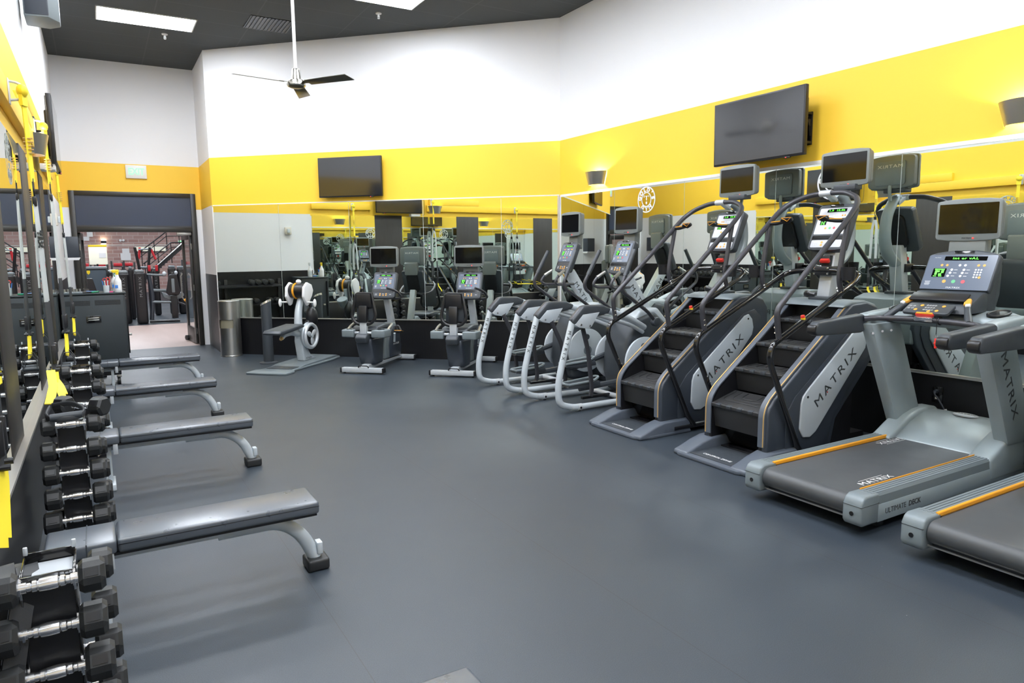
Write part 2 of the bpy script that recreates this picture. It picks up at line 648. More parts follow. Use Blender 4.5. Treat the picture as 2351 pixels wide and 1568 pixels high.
structure('floor', MB().bb(XL - 0.3, XR + 0.3, YR - 0.2, YD, -0.1, 0), M['floor'])
structure('ceiling', MB().bb(XL - 0.3, XR + 0.3, YR - 0.2, YD + 0.15, ZC, ZC + 0.12), M['ceil'])
W_side = wall_mat('painted_wall_mirrored', 0.60, 2.42, 3.205)
W_left = wall_mat('painted_wall_left', 0.60, 2.42, 3.205)
W_wain = wall_mat('painted_wall_wainscot', 1.31, 2.455, 3.205)
W_plain = wall_mat('painted_wall_plain', -1.0, 2.455, 3.205)
structure('wall_left', MB().bb(XL - 0.2, XL, YR - 0.2, 10.24, 0, ZC), W_left)
structure('wall_left_far', MB().bb(XL - 0.2, XL, 10.24, YD + 0.15, 0, ZC), W_wain)
structure('wall_right', MB().bb(XR, XR + 0.2, YR - 0.2, PC.y, 0, ZC), W_side)
q = [PJ, PC, PC + V((0.2, 0, 0)), PC - NN * 0.2 + V((0.1, 0.1, 0)), PJ - NN * 0.2]
structure('wall_back', MB().prism([(p.x, p.y) for p in (PJ, PC, PC + V((0.2, 0.05, 0)), PJ - NN * 0.22)], 0, ZC, 'z'), W_side)
structure('wall_jog', MB().prism([(1.69, YD + 0.15), (1.69, 12.468), (1.83, 12.62), (1.83, YD + 0.15)], 0, ZC, 'z'), W_wain)
structure('wall_rear', MB().bb(XL - 0.2, XR + 0.2, YR - 0.2, YR, 0, ZC), W_plain)
DX0, DX1, DZ = -0.335, 1.600, 2.733               # outside of the door frame
dw = MB()
dw.bb(XL, DX0, YD, YD + 0.15, 0, ZC).bb(DX1, 1.75, YD, YD + 0.15, 0, ZC).bb(DX0, DX1, YD, YD + 0.15, DZ, ZC)
structure('wall_door', dw, W_plain)

# door: dark frame, solid transom panel, two open glazed leaves
dr = thing('door_1', 'dark framed double doorway with a navy panel above, both glazed leaves open', 'door', (0, YD, 0))
dr['kind'] = 'structure'
f = MB()
f.bb(DX0, DX0 + 0.085, -0.03, 0.18, 0, DZ, 0.006).bb(DX1 - 0.085, DX1, -0.03, 0.18, 0, DZ, 0.006)
f.bb(DX0 + 0.08, DX1 - 0.08, -0.03, 0.18, DZ - 0.075, DZ, 0.006).bb(DX0 + 0.08, DX1 - 0.08, -0.03, 0.18, 2.055, 2.14, 0.006)
f.build('door_frame', M['frame'], dr)
MB().bb(DX0 + 0.085, DX1 - 0.085, 0.0, 0.03, 2.14, DZ - 0.075).build('transom_panel', M['navy'], dr)
MB().bb(DX0 + 0.085, DX1 - 0.085, -0.012, 0.01, 2.14, 2.165).build('transom_ledge', M['sblack'], dr)


def leaf(x, ang, sgn):
    # hinge at (x, 0.12); closed leaf runs towards -sgn * x
    m = Matrix.Translation((x, 0.16, 0)) @ RZ(ang)
    L = -0.84 * sgn
    a, b = sorted((0, L))
    lf = MB()
    for (x0, x1, z0, z1) in ((a, a + 0.11, 0.01, 2.05), (b - 0.11, b, 0.01, 2.05), (a + 0.1, b - 0.1, 0.01, 0.30), (a + 0.1, b - 0.1, 1.93, 2.05)):
        lf.box(((x0 + x1) / 2, 0, (z0 + z1) / 2), (x1 - x0, 0.044, z1 - z0), 0.004)
    bmesh.ops.transform(lf.bm, matrix=m, verts=lf.bm.verts[:])
    o = lf.build('door_leaf', M['frame'], dr)
    g = MB().box(((a + b) / 2, 0, 1.12), (abs(L) - 0.2, 0.008, 1.66))
    bmesh.ops.transform(g.bm, matrix=m, verts=g.bm.verts[:])
    g.build('door_glass', M['glass'], o)
    h = MB()
    hx = L * 0.9
    h.tube([(hx, -0.06 * sgn, 1.3), (hx, -0.09 * sgn, 1.25), (hx, -0.09 * sgn, 0.85), (hx, -0.06 * sgn, 0.8)], 0.013)
    bmesh.ops.transform(h.bm, matrix=m, verts=h.bm.verts[:])
    h.build('door_handle', M['steel'], o)
    for z in (0.25, 1.05, 1.80):
        k = MB().cyl((x, 0.17, z - 0.055), (x, 0.17, z + 0.055), 0.014, n=10)
        k.build('hinge', M['steel'], dr)


leaf(DX1 - 0.10, math.radians(-86), 1)
leaf(DX0 + 0.10, math.radians(88), -1)
c = MB()
c.bb(1.26, 1.5, 0.02, 0.10, 2.0, 2.06, 0.006)
c.tube([(1.38, 0.08, 2.01), (1.30, 0.35, 2.01), (1.45, 0.55, 2.03)], 0.011)
c.build('door_closer', M['steel'], dr)

# black board under the left mirrors, mirror rails
structure('trim_1', MB().bb(XL, -0.402, YR, 10.24, 0, 0.620, 0.004), M['dwood'])
structure('trim_2', MB().bb(XL, -0.392, YR, 10.24, 0.620, 0.636), M['trims'])
structure('trim_3', MB().bb(XR - 0.024, XR, YR, PC.y - 0.02, 0.612, 0.628), M['trims'])
structure('trim_4', MB().bb(XR - 0.016, XR, YR, PC.y - 0.02, 2.412, 2.444), M['trimw'])


def along_back(t0, t1, off, z0, z1, bev=0):
    """box on the back wall between t0 and t1, sticking out by off"""
    m = Matrix(((DD.x, NN.x, 0, PJ.x), (DD.y, NN.y, 0, PJ.y), (0, 0, 1, 0), (0, 0, 0, 1)))
    mb = MB().bb(t0, t1, 0, off, z0, z1, bev)
    bmesh.ops.transform(mb.bm, matrix=m, verts=mb.bm.verts[:])
    bmesh.ops.reverse_faces(mb.bm, faces=mb.bm.faces[:])
    return mb


structure('trim_5', along_back(0.02, BL - 0.01, 0.022, 0.602, 0.618), M['trims'])
structure('trim_6', along_back(0.02, BL - 0.01, 0.012, 2.434, 2.450), M['trimw'])
structure('trim_7', along_back(BL - 0.035, BL - 0.01, 0.018, 0.618, 2.434), M['trims'])

# mirrors: one sheet of glass per thing
bs = [0.02, 1.215, 2.438, 3.661, 4.884, BL - 0.036]
names = ['first mirror sheet from the doorway on the angled wall, behind the steel bin',
         'second mirror sheet from the doorway on the angled wall, behind the rope trainer',
         'third mirror sheet on the angled wall, below the wall television',
         'fourth mirror sheet on the angled wall, behind the second upright bike',
         'mirror sheet on the angled wall ending at the corner with the right wall']
for i in range(5):
    o = along_back(bs[i] + 0.003, bs[i + 1] - 0.003, 0.008, 0.618, 2.434).build('wall_mirror', M['mirror'], smooth=False)
    tag(o, names[i], 'mirror', 'mirror sheets on the angled wall')
rs = [PC.y - 0.03, 7.20, 5.948, 4.699, 3.445, 2.19, 0.94, -0.31, -1.56, -2.81]
names = ['narrow-edged mirror sheet at the corner, beside the elliptical by the bikes',
         'right wall mirror sheet behind the two ellipticals, with a round white logo',
         'right wall mirror sheet behind the stair climber next to the ellipticals',
         'right wall mirror sheet behind the stair climber next to the treadmill',
         'right wall mirror sheet behind the treadmill console',
         'right wall mirror sheet behind the treadmill cut off by the frame',
         'right wall mirror sheet first past the treadmills', 'right wall mirror sheet second past the treadmills',
         'right wall mirror sheet third past the treadmills']
for i in range(9):
    o = MB().bb(XR - 0.008, XR, rs[i + 1] + 0.003, rs[i] - 0.003, 0.628, 2.412).build('wall_mirror', M['mirror'], smooth=False)
    tag(o, names[i], 'mirror', 'mirror sheets on the right wall')
cols = [(8.22, 8.85), (6.28, 6.86), (4.15, 4.72), (2.04, 2.62), (-0.10, 0.50), (-2.2, -1.6)]
cn = ['tall dark panel on the left wall beside the wall television', 'tall dark panel on the left wall beside the third suspension strap from the door',
      'tall dark panel on the left wall beside the rack with a handle on top', 'tall dark panel on the left wall behind the rack at the bottom edge',
      'tall dark panel on the left wall beside the viewer', 'tall dark panel on the left wall behind the viewer']
for (a, b), n in zip(cols, cn):
    o = MB().bb(XL, XL + 0.012, a, b, 0.636, 2.46, 0.003).build('wall_panel', M['bwood'])
    tag(o, n, 'panel', 'tall dark panels between the left mirrors')
lm = [(8.85, 10.22), (6.86, 8.22), (4.72, 6.28), (2.62, 4.15), (0.50, 2.04), (-1.6, -0.10)]
ln = ['left wall mirror sheet farthest along, next to the white wall by the door', 'left wall mirror sheet below the side television',
      'left wall mirror sheet with a faint round logo', 'left wall mirror sheet between the first two rack towers', 'left wall mirror sheet beside the rack at the bottom edge', 'left wall mirror sheet behind the viewer']
for (a, b), n in zip(lm, ln):
    o = MB().bb(XL, XL + 0.008, a + 0.002, b - 0.002, 0.636, 2.44).build('wall_mirror', M['mirror'], smooth=False)
    tag(o, n, 'mirror', 'mirror sheets on the left wall')

# yellow timber boards that carry the straps
o = MB().bb(XL, -0.385, YR, 7.62, 2.56, 2.70, 0.004).build('mounting_beam', M['yellow'])
tag(o, 'long yellow timber beam on the left wall carrying strap brackets', 'beam')
o = MB().bb(XL, -0.385, 6.28, 7.55, 2.702, 2.83, 0.004).build('mounting_board', M['yellow'])
tag(o, 'short yellow board stacked on the end of the long beam', 'board', 'short yellow boards')
o = MB().bb(XL, -0.385, 8.95, 10.22, 2.56, 2.69, 0.004).build('mounting_board', M['yellow'])
tag(o, 'short yellow board on the left wall behind the side television', 'board', 'short yellow boards')


def logo(o, xd, yd, R, name_label, mt='white'):
    """round gym badge: ring, lettering round it, lifter in the middle"""
    t = thing('wall_decal', name_label, 'logo', o, 0, 'round white gym logos')
    m = frame((0, 0, 0), xd, yd)
    a = MB()
    for R0, R1 in ((R, R * 0.91), (R * 0.56, R * 0.49)):
        tb = bmesh.new()
        n = 48
        A = [tb.verts.new((math.cos(2 * PI * i / n) * R0, math.sin(2 * PI * i / n) * R0, 0.001)) for i in range(n)]
        B = [tb.verts.new((math.cos(2 * PI * i / n) * R1, math.sin(2 * PI * i / n) * R1, 0.001)) for i in range(n)]
        for i in range(n):
            tb.faces.new((A[i], A[(i + 1) % n], B[(i + 1) % n], B[i]))
        a.merge(tb, 0, 2, m)
    a.build('ring', M[mt], t)
    a = MB()
    for s, c0, st, fl in (("GOLD'S", 90, -33, 1), ("GYM", -90, 36, -1)):
        k = len(s)
        for i, ch in enumerate(s):
            an = math.radians(c0 + (i - (k - 1) / 2) * st)
            p = (math.cos(an) * R * 0.73, math.sin(an) * R * 0.73, 0)
            rot = an - PI / 2 if fl == 1 else an + PI / 2
            a.text(ch, R * 0.40, m @ Matrix.Translation(p) @ RZ(rot), 0.0008, 1.1, bold=R * 0.022)
    a.build('lettering', M[mt], t)
    a = MB()
    a.bm.verts.ensure_lookup_table()
    for (c, s) in (((0, R * 0.08, 0), (R * 0.07, R * 0.30, 0.002)), ((0, R * 0.25, 0), (R * 0.30, R * 0.045, 0.002)), ((-R * 0.27, R * 0.25, 0), (R * 0.05, R * 0.16, 0.002)),
                   ((R * 0.27, R * 0.25, 0), (R * 0.05, R * 0.16, 0.002)), ((0, -R * 0.26, 0), (R * 0.13, R * 0.2, 0.002))):
        a.box(m @ V(c), s, 0, m.to_3x3().to_4x4())
    a.build('barbell_emblem', M[mt], t)
    return t


logo((XR - 0.0095, 6.588, 2.252), (0, -1, 0), (0, 0, 1), 0.158, 'round white gym logo on the mirror behind the ellipticals')
logo((XR - 0.0095, 4.075, 2.235), (0, -1, 0), (0, 0, 1), 0.158, 'round white gym logo on the mirror behind the second stair climber screen')
logo((XR - 0.0095, 1.56, 2.252), (0, -1, 0), (0, 0, 1), 0.158, 'round white gym logo on the mirror past the treadmills')
logo((XL + 0.0095, 5.47, 2.252), (0, 1, 0), (0, 0, 1), 0.158, 'faint frosted round gym logo on the left wall mirror', 'frost')

# ------------------------------------------------------------------ ceiling fittings
ordw = ('first', 'second', 'third', 'fourth', 'fifth', 'sixth')
lab = {(0.226, 10.93): 'bright ceiling light panel nearest the door wall', (2.664, 8.52): 'bright ceiling light panel cut by the top edge beyond the fan'}
for yy in (10.93, 8.52, 6.07, 3.64, 1.22, -1.21):
    for xx in (0.226, 2.664, 4.48):
        if xx > 1 and yy > 10 or xx > 4:
            continue
        row = ordw[(10.93, 8.52, 6.07, 3.64, 1.22, -1.21).index(yy)]
        col = 'above the benches' if xx < 1 else ('above the open floor' if xx < 4 else 'above the cardio machines')
        t = thing('ceiling_light', lab.get((xx, yy), 'ceiling light panel %s, %s row counted from the door wall' % (col, row)), 'ceiling light', ((xx + 0.608 if xx < 4 else 4.9), yy + 0.303, ZC), 0, 'recessed ceiling light panels')
        MB().bb(-0.592, 0.592, -0.288, 0.288, -0.010, -0.004).build('diffuser', M['panel'], t, smooth=False)
        fr = MB()
        fr.bb(-0.608, 0.608, -0.303, -0.288, -0.012, 0.0).bb(-0.608, 0.608, 0.288, 0.303, -0.012, 0.0).bb(-0.608, -0.592, -0.288, 0.288, -0.012, 0.0).bb(0.592, 0.608, -0.288, 0.288, -0.012, 0.0)
        fr.build('frame', M['trimw'], t)
t = thing('ceiling_vent', 'dark square-perforated return air vent in the ceiling beside the fan rod', 'vent', (2.35, 10.66, ZC))
MB().bb(-0.30, 0.30, -0.29, 0.29, -0.008, 0.0).build('backing', M['black'], t)
for i in range(12):
    MB().box((-0.275 + i * 0.05, 0, -0.012), (0.006, 0.57, 0.012), 0, RY(0.5)).build('slat', M['black'], t)
for p, s in (((1.104, 11.84), 'white sprinkler head below the far ceiling light'), ((3.541, 9.477), 'white sprinkler head between the fan and the angled wall')):
    t = thing('sprinkler', s, 'sprinkler', (*p, ZC), 0, 'ceiling sprinklers')
    MB().lathe([(0, 0), (0.042, 0), (0.040, -0.012), (0.016, -0.02), (0, -0.02)]).build('escutcheon', M['white'], t)
    MB().cyl((0, 0, -0.02), (0, 0, -0.055), 0.009, n=10).tube([(-0.014, 0, -0.03), (-0.014, 0, -0.06), (0, 0, -0.07), (0.014, 0, -0.06), (0.014, 0, -0.03)], 0.003, n=6).cyl((0, 0, -0.07), (0, 0, -0.074), 0.017, n=12).build('sprinkler_head', M['white'], t)

FZ = 3.415
t = thing('ceiling_fan', 'three-blade ceiling fan hanging on a long white rod', 'fan', (1.935, 7.672, FZ))
MB().cyl((0, 0, 0.12), (0, 0, ZC - FZ), 0.0165, n=14).build('down_rod', M['white'], t)
MB().lathe([(0, ZC - FZ), (0.07, ZC - FZ), (0.06, ZC - FZ - 0.06), (0.02, ZC - FZ - 0.08), (0, ZC - FZ - 0.08)]).build('ceiling_cup', M['white'], t)
MB().lathe([(0.0, 0.145), (0.036, 0.145), (0.042, 0.135), (0.05, 0.05), (0.056, 0.035), (0.088, 0.025), (0.094, 0.012), (0.096, -0.022), (0.088, -0.034), (0, -0.036)], n=32).build('motor_housing', M['nickel'], t)
MB().lathe([(0, -0.050), (0.06, -0.046), (0.078, -0.038), (0.08, -0.034), (0, -0.034)], n=32).build('bottom_cap', M['blade'], t)
BR = 0.64
for an in (math.radians(69), math.radians(189), math.radians(309)):
    b = MB()
    m = RZ(an) @ RX(math.radians(-13))
    b.prism([(0.13, -0.052), (BR, -0.072), (BR + 0.03, 0.06), (0.15, 0.056)], -0.003, 0.003, 'z', 0.001, m)
    b.prism([(0.07, -0.02), (0.17, -0.035), (0.17, 0.035), (0.07, 0.02)], 0.003, 0.007, 'z', 0, m)
    b.build('blade', M['blade'], t)

# speaker high on the left wall
t = thing('loudspeaker', 'dark wall loudspeaker mounted high on the left wall near the ceiling', 'loudspeaker', (0, 8.0, 0))
MB().prism([(-0.405, -0.10), (-0.215, -0.14), (-0.13, 0.0), (-0.13, 0.16), (-0.215, 0.26), (-0.405, 0.24)], 3.80, 4.30, 'z', 0.012).build('body', M['mgrey'], t)
MB().prism([(-0.395, -0.108), (-0.22, -0.145), (-0.135, -0.006), (-0.135, 0.14), (-0.20, 0.02)], 3.815, 4.285, 'z', 0.004).build('grille', M['slate'], t)
MB().tube([(-0.40, 0.06, 4.22), (-0.44, 0.06, 4.22)], 0.02).tube([(-0.40, 0.0, 4.03), (-0.425, -0.02, 4.04), (-0.43, -0.01, 4.10), (-0.40, 0.0, 4.12)], 0.012).build('bracket', M['black'], t)

# box by the door
t = thing('wall_speaker', 'small dark square box with a white underside on the left wall by the door', 'wall box', (0, 13.2, 0))
MB().bb(-0.44, -0.235, 0.0, 0.22, 1.625, 1.958, 0.01).build('body', M['slate'], t)
MB().prism([(-0.44, 1.585), (-0.25, 1.585), (-0.225, 1.624), (-0.44, 1.624)], -0.004, 0.22, 'y').build('base', M['white'], t)

# exit sign
t = thing('exit_sign', 'white EXIT sign with green letters above the doorway', 'sign', (0.692, YD, 3.075))
MB().bb(-0.16, 0.16, -0.045, 0, -0.112, 0.112, 0.008).build('housing', M['white'], t)
MB().text('EXIT', 0.155, frame((0, -0.0465, 0), (1, 0, 0), (0, 0, 1)), 0.0012, 0.78, bold=0.004).build('lettering', M['exit'], t)

# fire alarm strobe on the left white wall
t = thing('alarm_strobe', 'cream fire alarm strobe on the white wall seen in the mirror', 'alarm', (XL, 10.71, 2.11), 0)
MB().bb(0, 0.045, -0.065, 0.065, -0.075, 0.075, 0.008).build('housing', M['offwhite'], t)
MB().bb(0.045, 0.075, -0.03, 0.03, -0.04, 0.04, 0.008).build('strobe_lens', M['clear'], t)

# wall sconces: open truncated half cones
def sconce(loc, rz, label):
    t = thing('wall_sconce', label, 'wall lamp', loc, rz, 'brushed metal wall sconces')
    # local x out of the wall, y along the wall
    tb = bmesh.new()
    n = 18
    rows = []
    for (z, ry, rx) in ((0.085, 0.187, 0.155), (-0.085, 0.138, 0.118)):
        for th in (0, 0.006):
            rows.append([tb.verts.new(((rx - th) * math.sin(PI * i / n) + 0.004, -(ry - th) * math.cos(PI * i / n), z)) for i in range(n + 1)])
    o1, i1, o2, i2 = rows
    for i in range(n):
        tb.faces.new((o1[i], o1[i + 1], o2[i + 1], o2[i]))
        tb.faces.new((i1[i], i2[i], i2[i + 1], i1[i + 1]))
        tb.faces.new((o1[i], i1[i], i1[i + 1], o1[i + 1]))
        tb.faces.new((o2[i], o2[i + 1], i2[i + 1], i2[i]))
    MB().merge(tb).build('lamp_shade', M['steel'], t, 60)
    MB().bb(0.0, 0.012, -0.06, 0.06, -0.06, 0.06).build('back_plate', M['white'], t)
    MB().cyl((0.012, 0, 0), (0.05, 0, 0), 0.02, n=12).ell((0.062, 0, 0.012), (0.028, 0.028, 0.036), 12).build('lamp', M['bulb'], t)


sconce((XR, 7.56, 2.593), PI, 'brushed metal wall sconce by the corner above the ellipticals')
sconce((XR, 2.55, 2.590), PI, 'brushed metal wall sconce above the treadmills at the frame edge')
sconce((XL, 7.42, 2.60), 0, 'brushed metal wall sconce on the left wall below the side television')
sconce((XL, 3.4, 2.60), 0, 'brushed metal wall sconce on the left wall near the viewer')


def television(name_label, w, h, loc, rz, tilt=0.0, off=0.10, yaw=0.0):
    """local: screen faces -y, wall at y = 0"""
    t = thing('television', name_label, 'television', loc, rz, 'wall televisions')
    m = Matrix.Translation((0, -off, 0)) @ RZ(yaw) @ RX(tilt)
    def put(mb):
        bmesh.ops.transform(mb.bm, matrix=m, verts=mb.bm.verts[:])
        return mb
    c = put(MB().bb(-w / 2, w / 2, -0.022, 0.022, -h / 2, h / 2, 0.006).bb(-w * 0.36, w * 0.36, 0.02, 0.05, -h * 0.38, h * 0.3, 0.012)).build('casing', M['black'], t)
    put(MB().bb(-w / 2 + 0.014, w / 2 - 0.014, -0.0245, -0.018, -h / 2 + 0.018, h / 2 - 0.014)).build('screen', M['tvscreen'], t, smooth=False)
    s = put(MB().bb(w * 0.30, w * 0.36, -0.02, 0.0, -h / 2 - 0.012, -h / 2 + 0.002, 0.003)).build('sensor', M['black'], c)
    put(MB().ell((w * 0.32, -0.021, -h / 2 - 0.006), (0.006, 0.003, 0.004), 8)).build('standby_light', M['redled'], c)
    b = MB()
    b.bb(-0.13, 0.13, -0.025, -0.001, -0.16, 0.16, 0.003)
    b.bb(-0.03, 0.03, -off + 0.04, -0.02, -0.05, 0.05, 0.004)
    for s_ in (-1, 1):
        b.bb(s_ * 0.16 - 0.015, s_ * 0.16 + 0.015, -off + 0.025, -off + 0.05, -h * 0.32, h * 0.32)
    b.build('wall_bracket', M['black'], t)
    return t


pb = PJ + DD * 2.52
television('flat black television on the angled wall above the mirrors', 1.055, 0.60, (pb.x, pb.y, 2.806), TH, 0, 0.08)
tv = television('large flat black television tilted down on the right wall', 1.082, 0.618, (XR, 4.768, 2.797), -PI / 2, math.radians(0.6), 0.21)
br = MB()
br.bb(0.44, 0.515, -0.19, -0.15, 0.02, 0.20, 0.006).bb(0.40, 0.455, -0.02, -0.001, -0.20, 0.10, 0.004).bb(-0.1, 0.45, -0.06, -0.03, -0.03, 0.03).bb(0.42, 0.46, -0.17, -0.01, -0.19, -0.17).bb(0.42, 0.46, -0.17, -0.01, 0.07, 0.09)
br.tube([(0.50, -0.16, 0.04), (0.49, -0.10, -0.04), (0.47, -0.06, -0.12), (0.44, -0.03, -0.05)], 0.006)
br.build('cable_box', M['black'], tv)
lt = television('black television seen edge-on, turned out from the left wall', 1.08, 0.62, (XL, 8.34, 2.81), PI / 2, 0, 0.165)
cb = MB().tube([(-0.56, -0.14, 0.28), (-0.60, -0.14, 0.12), (-0.615, -0.15, -0.2), (-0.60, -0.15, -0.36), (-0.50, -0.15, -0.33)], 0.004, 0.08, 6)
cb.build('cable', M['black'], lt)
MB().bb(-0.50, -0.28, -0.17, -0.05, -0.37, -0.315, 0.006).build('receiver_box', M['white'], lt)
# ------------------------------------------------------------------ flat benches
def bench():
    t = thing('flat_bench', '', 'bench', (0, 0, 0), 0, 'flat weight benches')
    # local: x runs along the bench (0 = left end), pad top at z = 0.40
    p = MB().bb(0.275, 1.166, -0.132, 0.132, 0.335, 0.40, 0.015, 3)
    p = p.build('seat_pad', M['vinyl'], t)
    MB().bb(0.277, 1.164, -0.1335, 0.1335, 0.374, 0.3775, 0.001).build('stitching', M['black'], p)
    h = MB().bb(0.0, 0.272, -0.132, 0.132, 0.335, 0.40, 0.015, 3).build('head_pad', M['vinyl'], t)
    MB().bb(0.155, 0.160, -0.1335, 0.1335, 0.338, 0.4015, 0.001).build('stitching', M['dgrey'], h)
    MB().bb(0.01, 1.155, -0.115, 0.115, 0.322, 0.336).build('base_board', M['black'], t)
    MB().bb(0.10, 0.86, -0.03, 0.03, 0.272, 0.323, 0.006).build('spine', M['lgrey'], t)
    MB().tube([(0.70, 0, 0.285), (0.99, 0, 0.285), (1.10, 0, 0.20), (1.165, 0, 0.05)], 0.034, 0.16, 14, None, 0.85).build('leg', M['lgrey'], t)
    MB().prism([(1.00, 0.30), (1.06, 0.32), (1.04, 0.325), (0.98, 0.325)], -0.025, 0.025, 'y').bb(1.17, 1.20, -0.03, 0.03, 0.075, 0.14, 0.006).build('bracket', M['lgrey'], t)
    MB().bb(1.11, 1.225, -0.065, 0.065, 0.0, 0.062, 0.014, 3).build('rubber_foot', M['rubber'], t)
    r = MB().bb(0.17, 0.23, -0.12, 0.12, 0.0, 0.045, 0.006).bb(0.185, 0.215, -0.05, 0.05, 0.03, 0.30, 0.004).build('leg', M['lgrey'], t)
    MB().bb(0.228, 0.258, -0.125, -0.117, 0.262, 0.335, 0.002).build('side_plate', M['silver'], t)
    return t


b0 = bench()
for i, (x, y, s) in enumerate(((-0.29, 1.64, 'grey vinyl flat bench of which one corner shows at the bottom edge'),
                               (-0.29, 3.55, 'grey vinyl flat bench standing first behind the nearest dumbbell tower'),
                               (-0.23, 5.62, 'grey vinyl flat bench second in the row, behind the second dumbbell tower'),
                               (-0.22, 7.57, 'grey vinyl flat bench third in the row, behind the third dumbbell tower'),
                               (-0.14, 9.57, 'grey vinyl flat bench last in the row, in front of the black cabinet'))):
    if i == 0:
        b0.location = (x, y, 0)
        b0['label'] = s
    else:
        dup(b0, (x, y, 0), 0, s)

# ------------------------------------------------------------------ dumbbells
def hexagon(R, n=6, ph=0):
    return [(math.cos(ph + 2 * PI * i / n) * R, math.sin(ph + 2 * PI * i / n) * R) for i in range(n)]


def dumbbell(L, R, G):
    """along x; L head length, R head radius, G half the grip"""
    t = thing('dumbbell', '', 'dumbbell', (0, 0, 0), 0, 'black hex dumbbells on the tower racks')
    for s in (-1, 1):
        a, b = sorted((s * G, s * (G + L)))
        h = MB().prism(hexagon(R), a, b, 'x', 0.012, None, 1).build('head', M['rubber'], t, 25)
        MB().box((s * (G + L * 0.5), -R * 0.78, R * 0.46), (L * 0.5, 0.002, R * 0.42), 0, RX(math.radians(-30))).build('weight_plate', M['black'], h)
    MB().lathe([(0.0, -G - 0.01), (0.0155, -G - 0.01), (0.0155, -0.052), (0.0125, -0.05), (0.0125, -0.042), (0.0165, -0.038), (0.0165, -0.028), (0.0130, -0.026), (0.0185, -0.022),
                (0.020, 0.0), (0.0185, 0.022), (0.0130, 0.026), (0.0165, 0.028), (0.0165, 0.038), (0.0125, 0.042), (0.0125, 0.05), (0.0155, 0.052), (0.0155, G + 0.01), (0, G + 0.01)],
               (0, 0, 0), 14, RY(PI / 2)).build('handle', M['chrome'], t)
    return t


SZ = [(0.066, 0.053), (0.070, 0.056), (0.075, 0.0595), (0.080, 0.063), (0.085, 0.066)]
proto = [dumbbell(L, R, 0.071) for L, R in SZ]
used = [False] * 5
ROWZ = [0.735, 0.602, 0.470, 0.336, 0.205]
rown = ['top', 'second', 'middle', 'fourth', 'lowest']


def put_dumbbell(k, loc, label, rot=(0, 0, 0)):
    if not used[k]:
        used[k] = True
        o = proto[k]
        o.location = loc
        o.rotation_euler = rot
        o['label'] = label
        return o
    return dup(proto[k], loc, 0, label, rot)


def tower():
    t = thing('dumbbell_rack', '', 'dumbbell rack', (0, 0, 0), 0, 'narrow black dumbbell towers')
    # origin on the floor below the front row's axis; the back row lies 0.21 behind
    for s in (-1, 1):
        x = s * 0.064
        MB().bb(x - 0.003, x + 0.003, 0.022, 0.188, 0.02, 0.752, 0.001).build('side_plate', M['gblack'], t)
    MB().bb(-0.061, 0.061, 0.030, 0.036, 0.03, 0.748).build('front_panel', M['black'], t)
    MB().bb(-0.061, 0.061, 0.174, 0.180, 0.03, 0.720).build('back_panel', M['black'], t)
    MB().prism([(0.036, 0.742), (0.174, 0.735), (0.174, 0.729), (0.036, 0.736)], -0.040, 0.058, 'x').build('top_tray', M['silver'], t)
    MB().bb(-0.064, 0.064, 0.182, 0.188, 0.66, 0.765, 0.001).build('cross_plate', M['gblack'], t)
    MB().bb(-0.064, 0.064, 0.022, 0.028, 0.715, 0.755, 0.001).build('cross_plate', M['gblack'], t)
    for x in (-0.061, 0.061):
        MB().bb(x - 0.006, x + 0.006, 0.179, 0.191, 0.76, 0.785, 0.003).build('peg', M['silver'], t)
    for z in ROWZ:
        for s in (-1, 1):
            MB().prism([(-0.020, z + 0.004), (-0.015, z - 0.016), (0.016, z - 0.021), (0.024, z - 0.05), (0.024, z + 0.02), (0.016, z + 0.012), (0.016, z - 0.0155), (-0.013, z - 0.0155), (-0.016, z + 0.004)],
                       s * 0.064 - 0.003, s * 0.064 + 0.003, 'x').build('saddle', M['chrome'], t)
            zb = z - 0.055
            MB().prism([(0.230, zb + 0.004), (0.225, zb - 0.016), (0.194, zb - 0.021), (0.186, zb - 0.05), (0.186, zb + 0.02), (0.194, zb + 0.012), (0.194, zb - 0.0155), (0.223, zb - 0.0155), (0.226, zb + 0.004)],
                       s * 0.064 - 0.003, s * 0.064 + 0.003, 'x').build('saddle', M['chrome'], t)
    MB().bb(-0.13, 0.13, -0.04, 0.25, 0.0, 0.024, 0.004).build('base', M['gblack'], t)
    return t


tw = tower()
TW = [(-0.187, 2.25, 'bottom edge', 'black dumbbell tower at the bottom edge beside the viewer'),
      (-0.192, 4.40, 'second tower', 'black dumbbell tower behind the first bench with a strap handle on top'),
      (-0.180, 6.45, 'third tower', 'black dumbbell tower between the second and third benches'),
      (-0.205, 8.40, 'farthest tower', 'black dumbbell tower farthest along the wall, near the cabinet')]
for i, (x, y, nm, s) in enumerate(TW):
    if i == 0:
        tw.location = (x, y, 0)
        tw['label'] = s
    else:
        dup(tw, (x, y, 0), 0, s)
    where = ['the tower at the bottom edge', 'the tower behind the first bench', 'the tower between the second and third benches', 'the farthest tower'][i]
    for k in range(5):
        put_dumbbell(k, (x + (0.004, -0.003, 0.002, 0.005, -0.004)[k], y, ROWZ[k]), 'hex dumbbell in the %s front saddle of %s' % (rown[k], where))
        put_dumbbell(k, (x + 0.022, y + 0.21, ROWZ[k] - 0.055), 'hex dumbbell in the %s rear saddle of %s' % (rown[k], where))
put_dumbbell(2, (-0.135, 4.50, 0.815), 'loose hex dumbbell lying askew on top of the tower behind the first bench', (0, 0, math.radians(-38)))

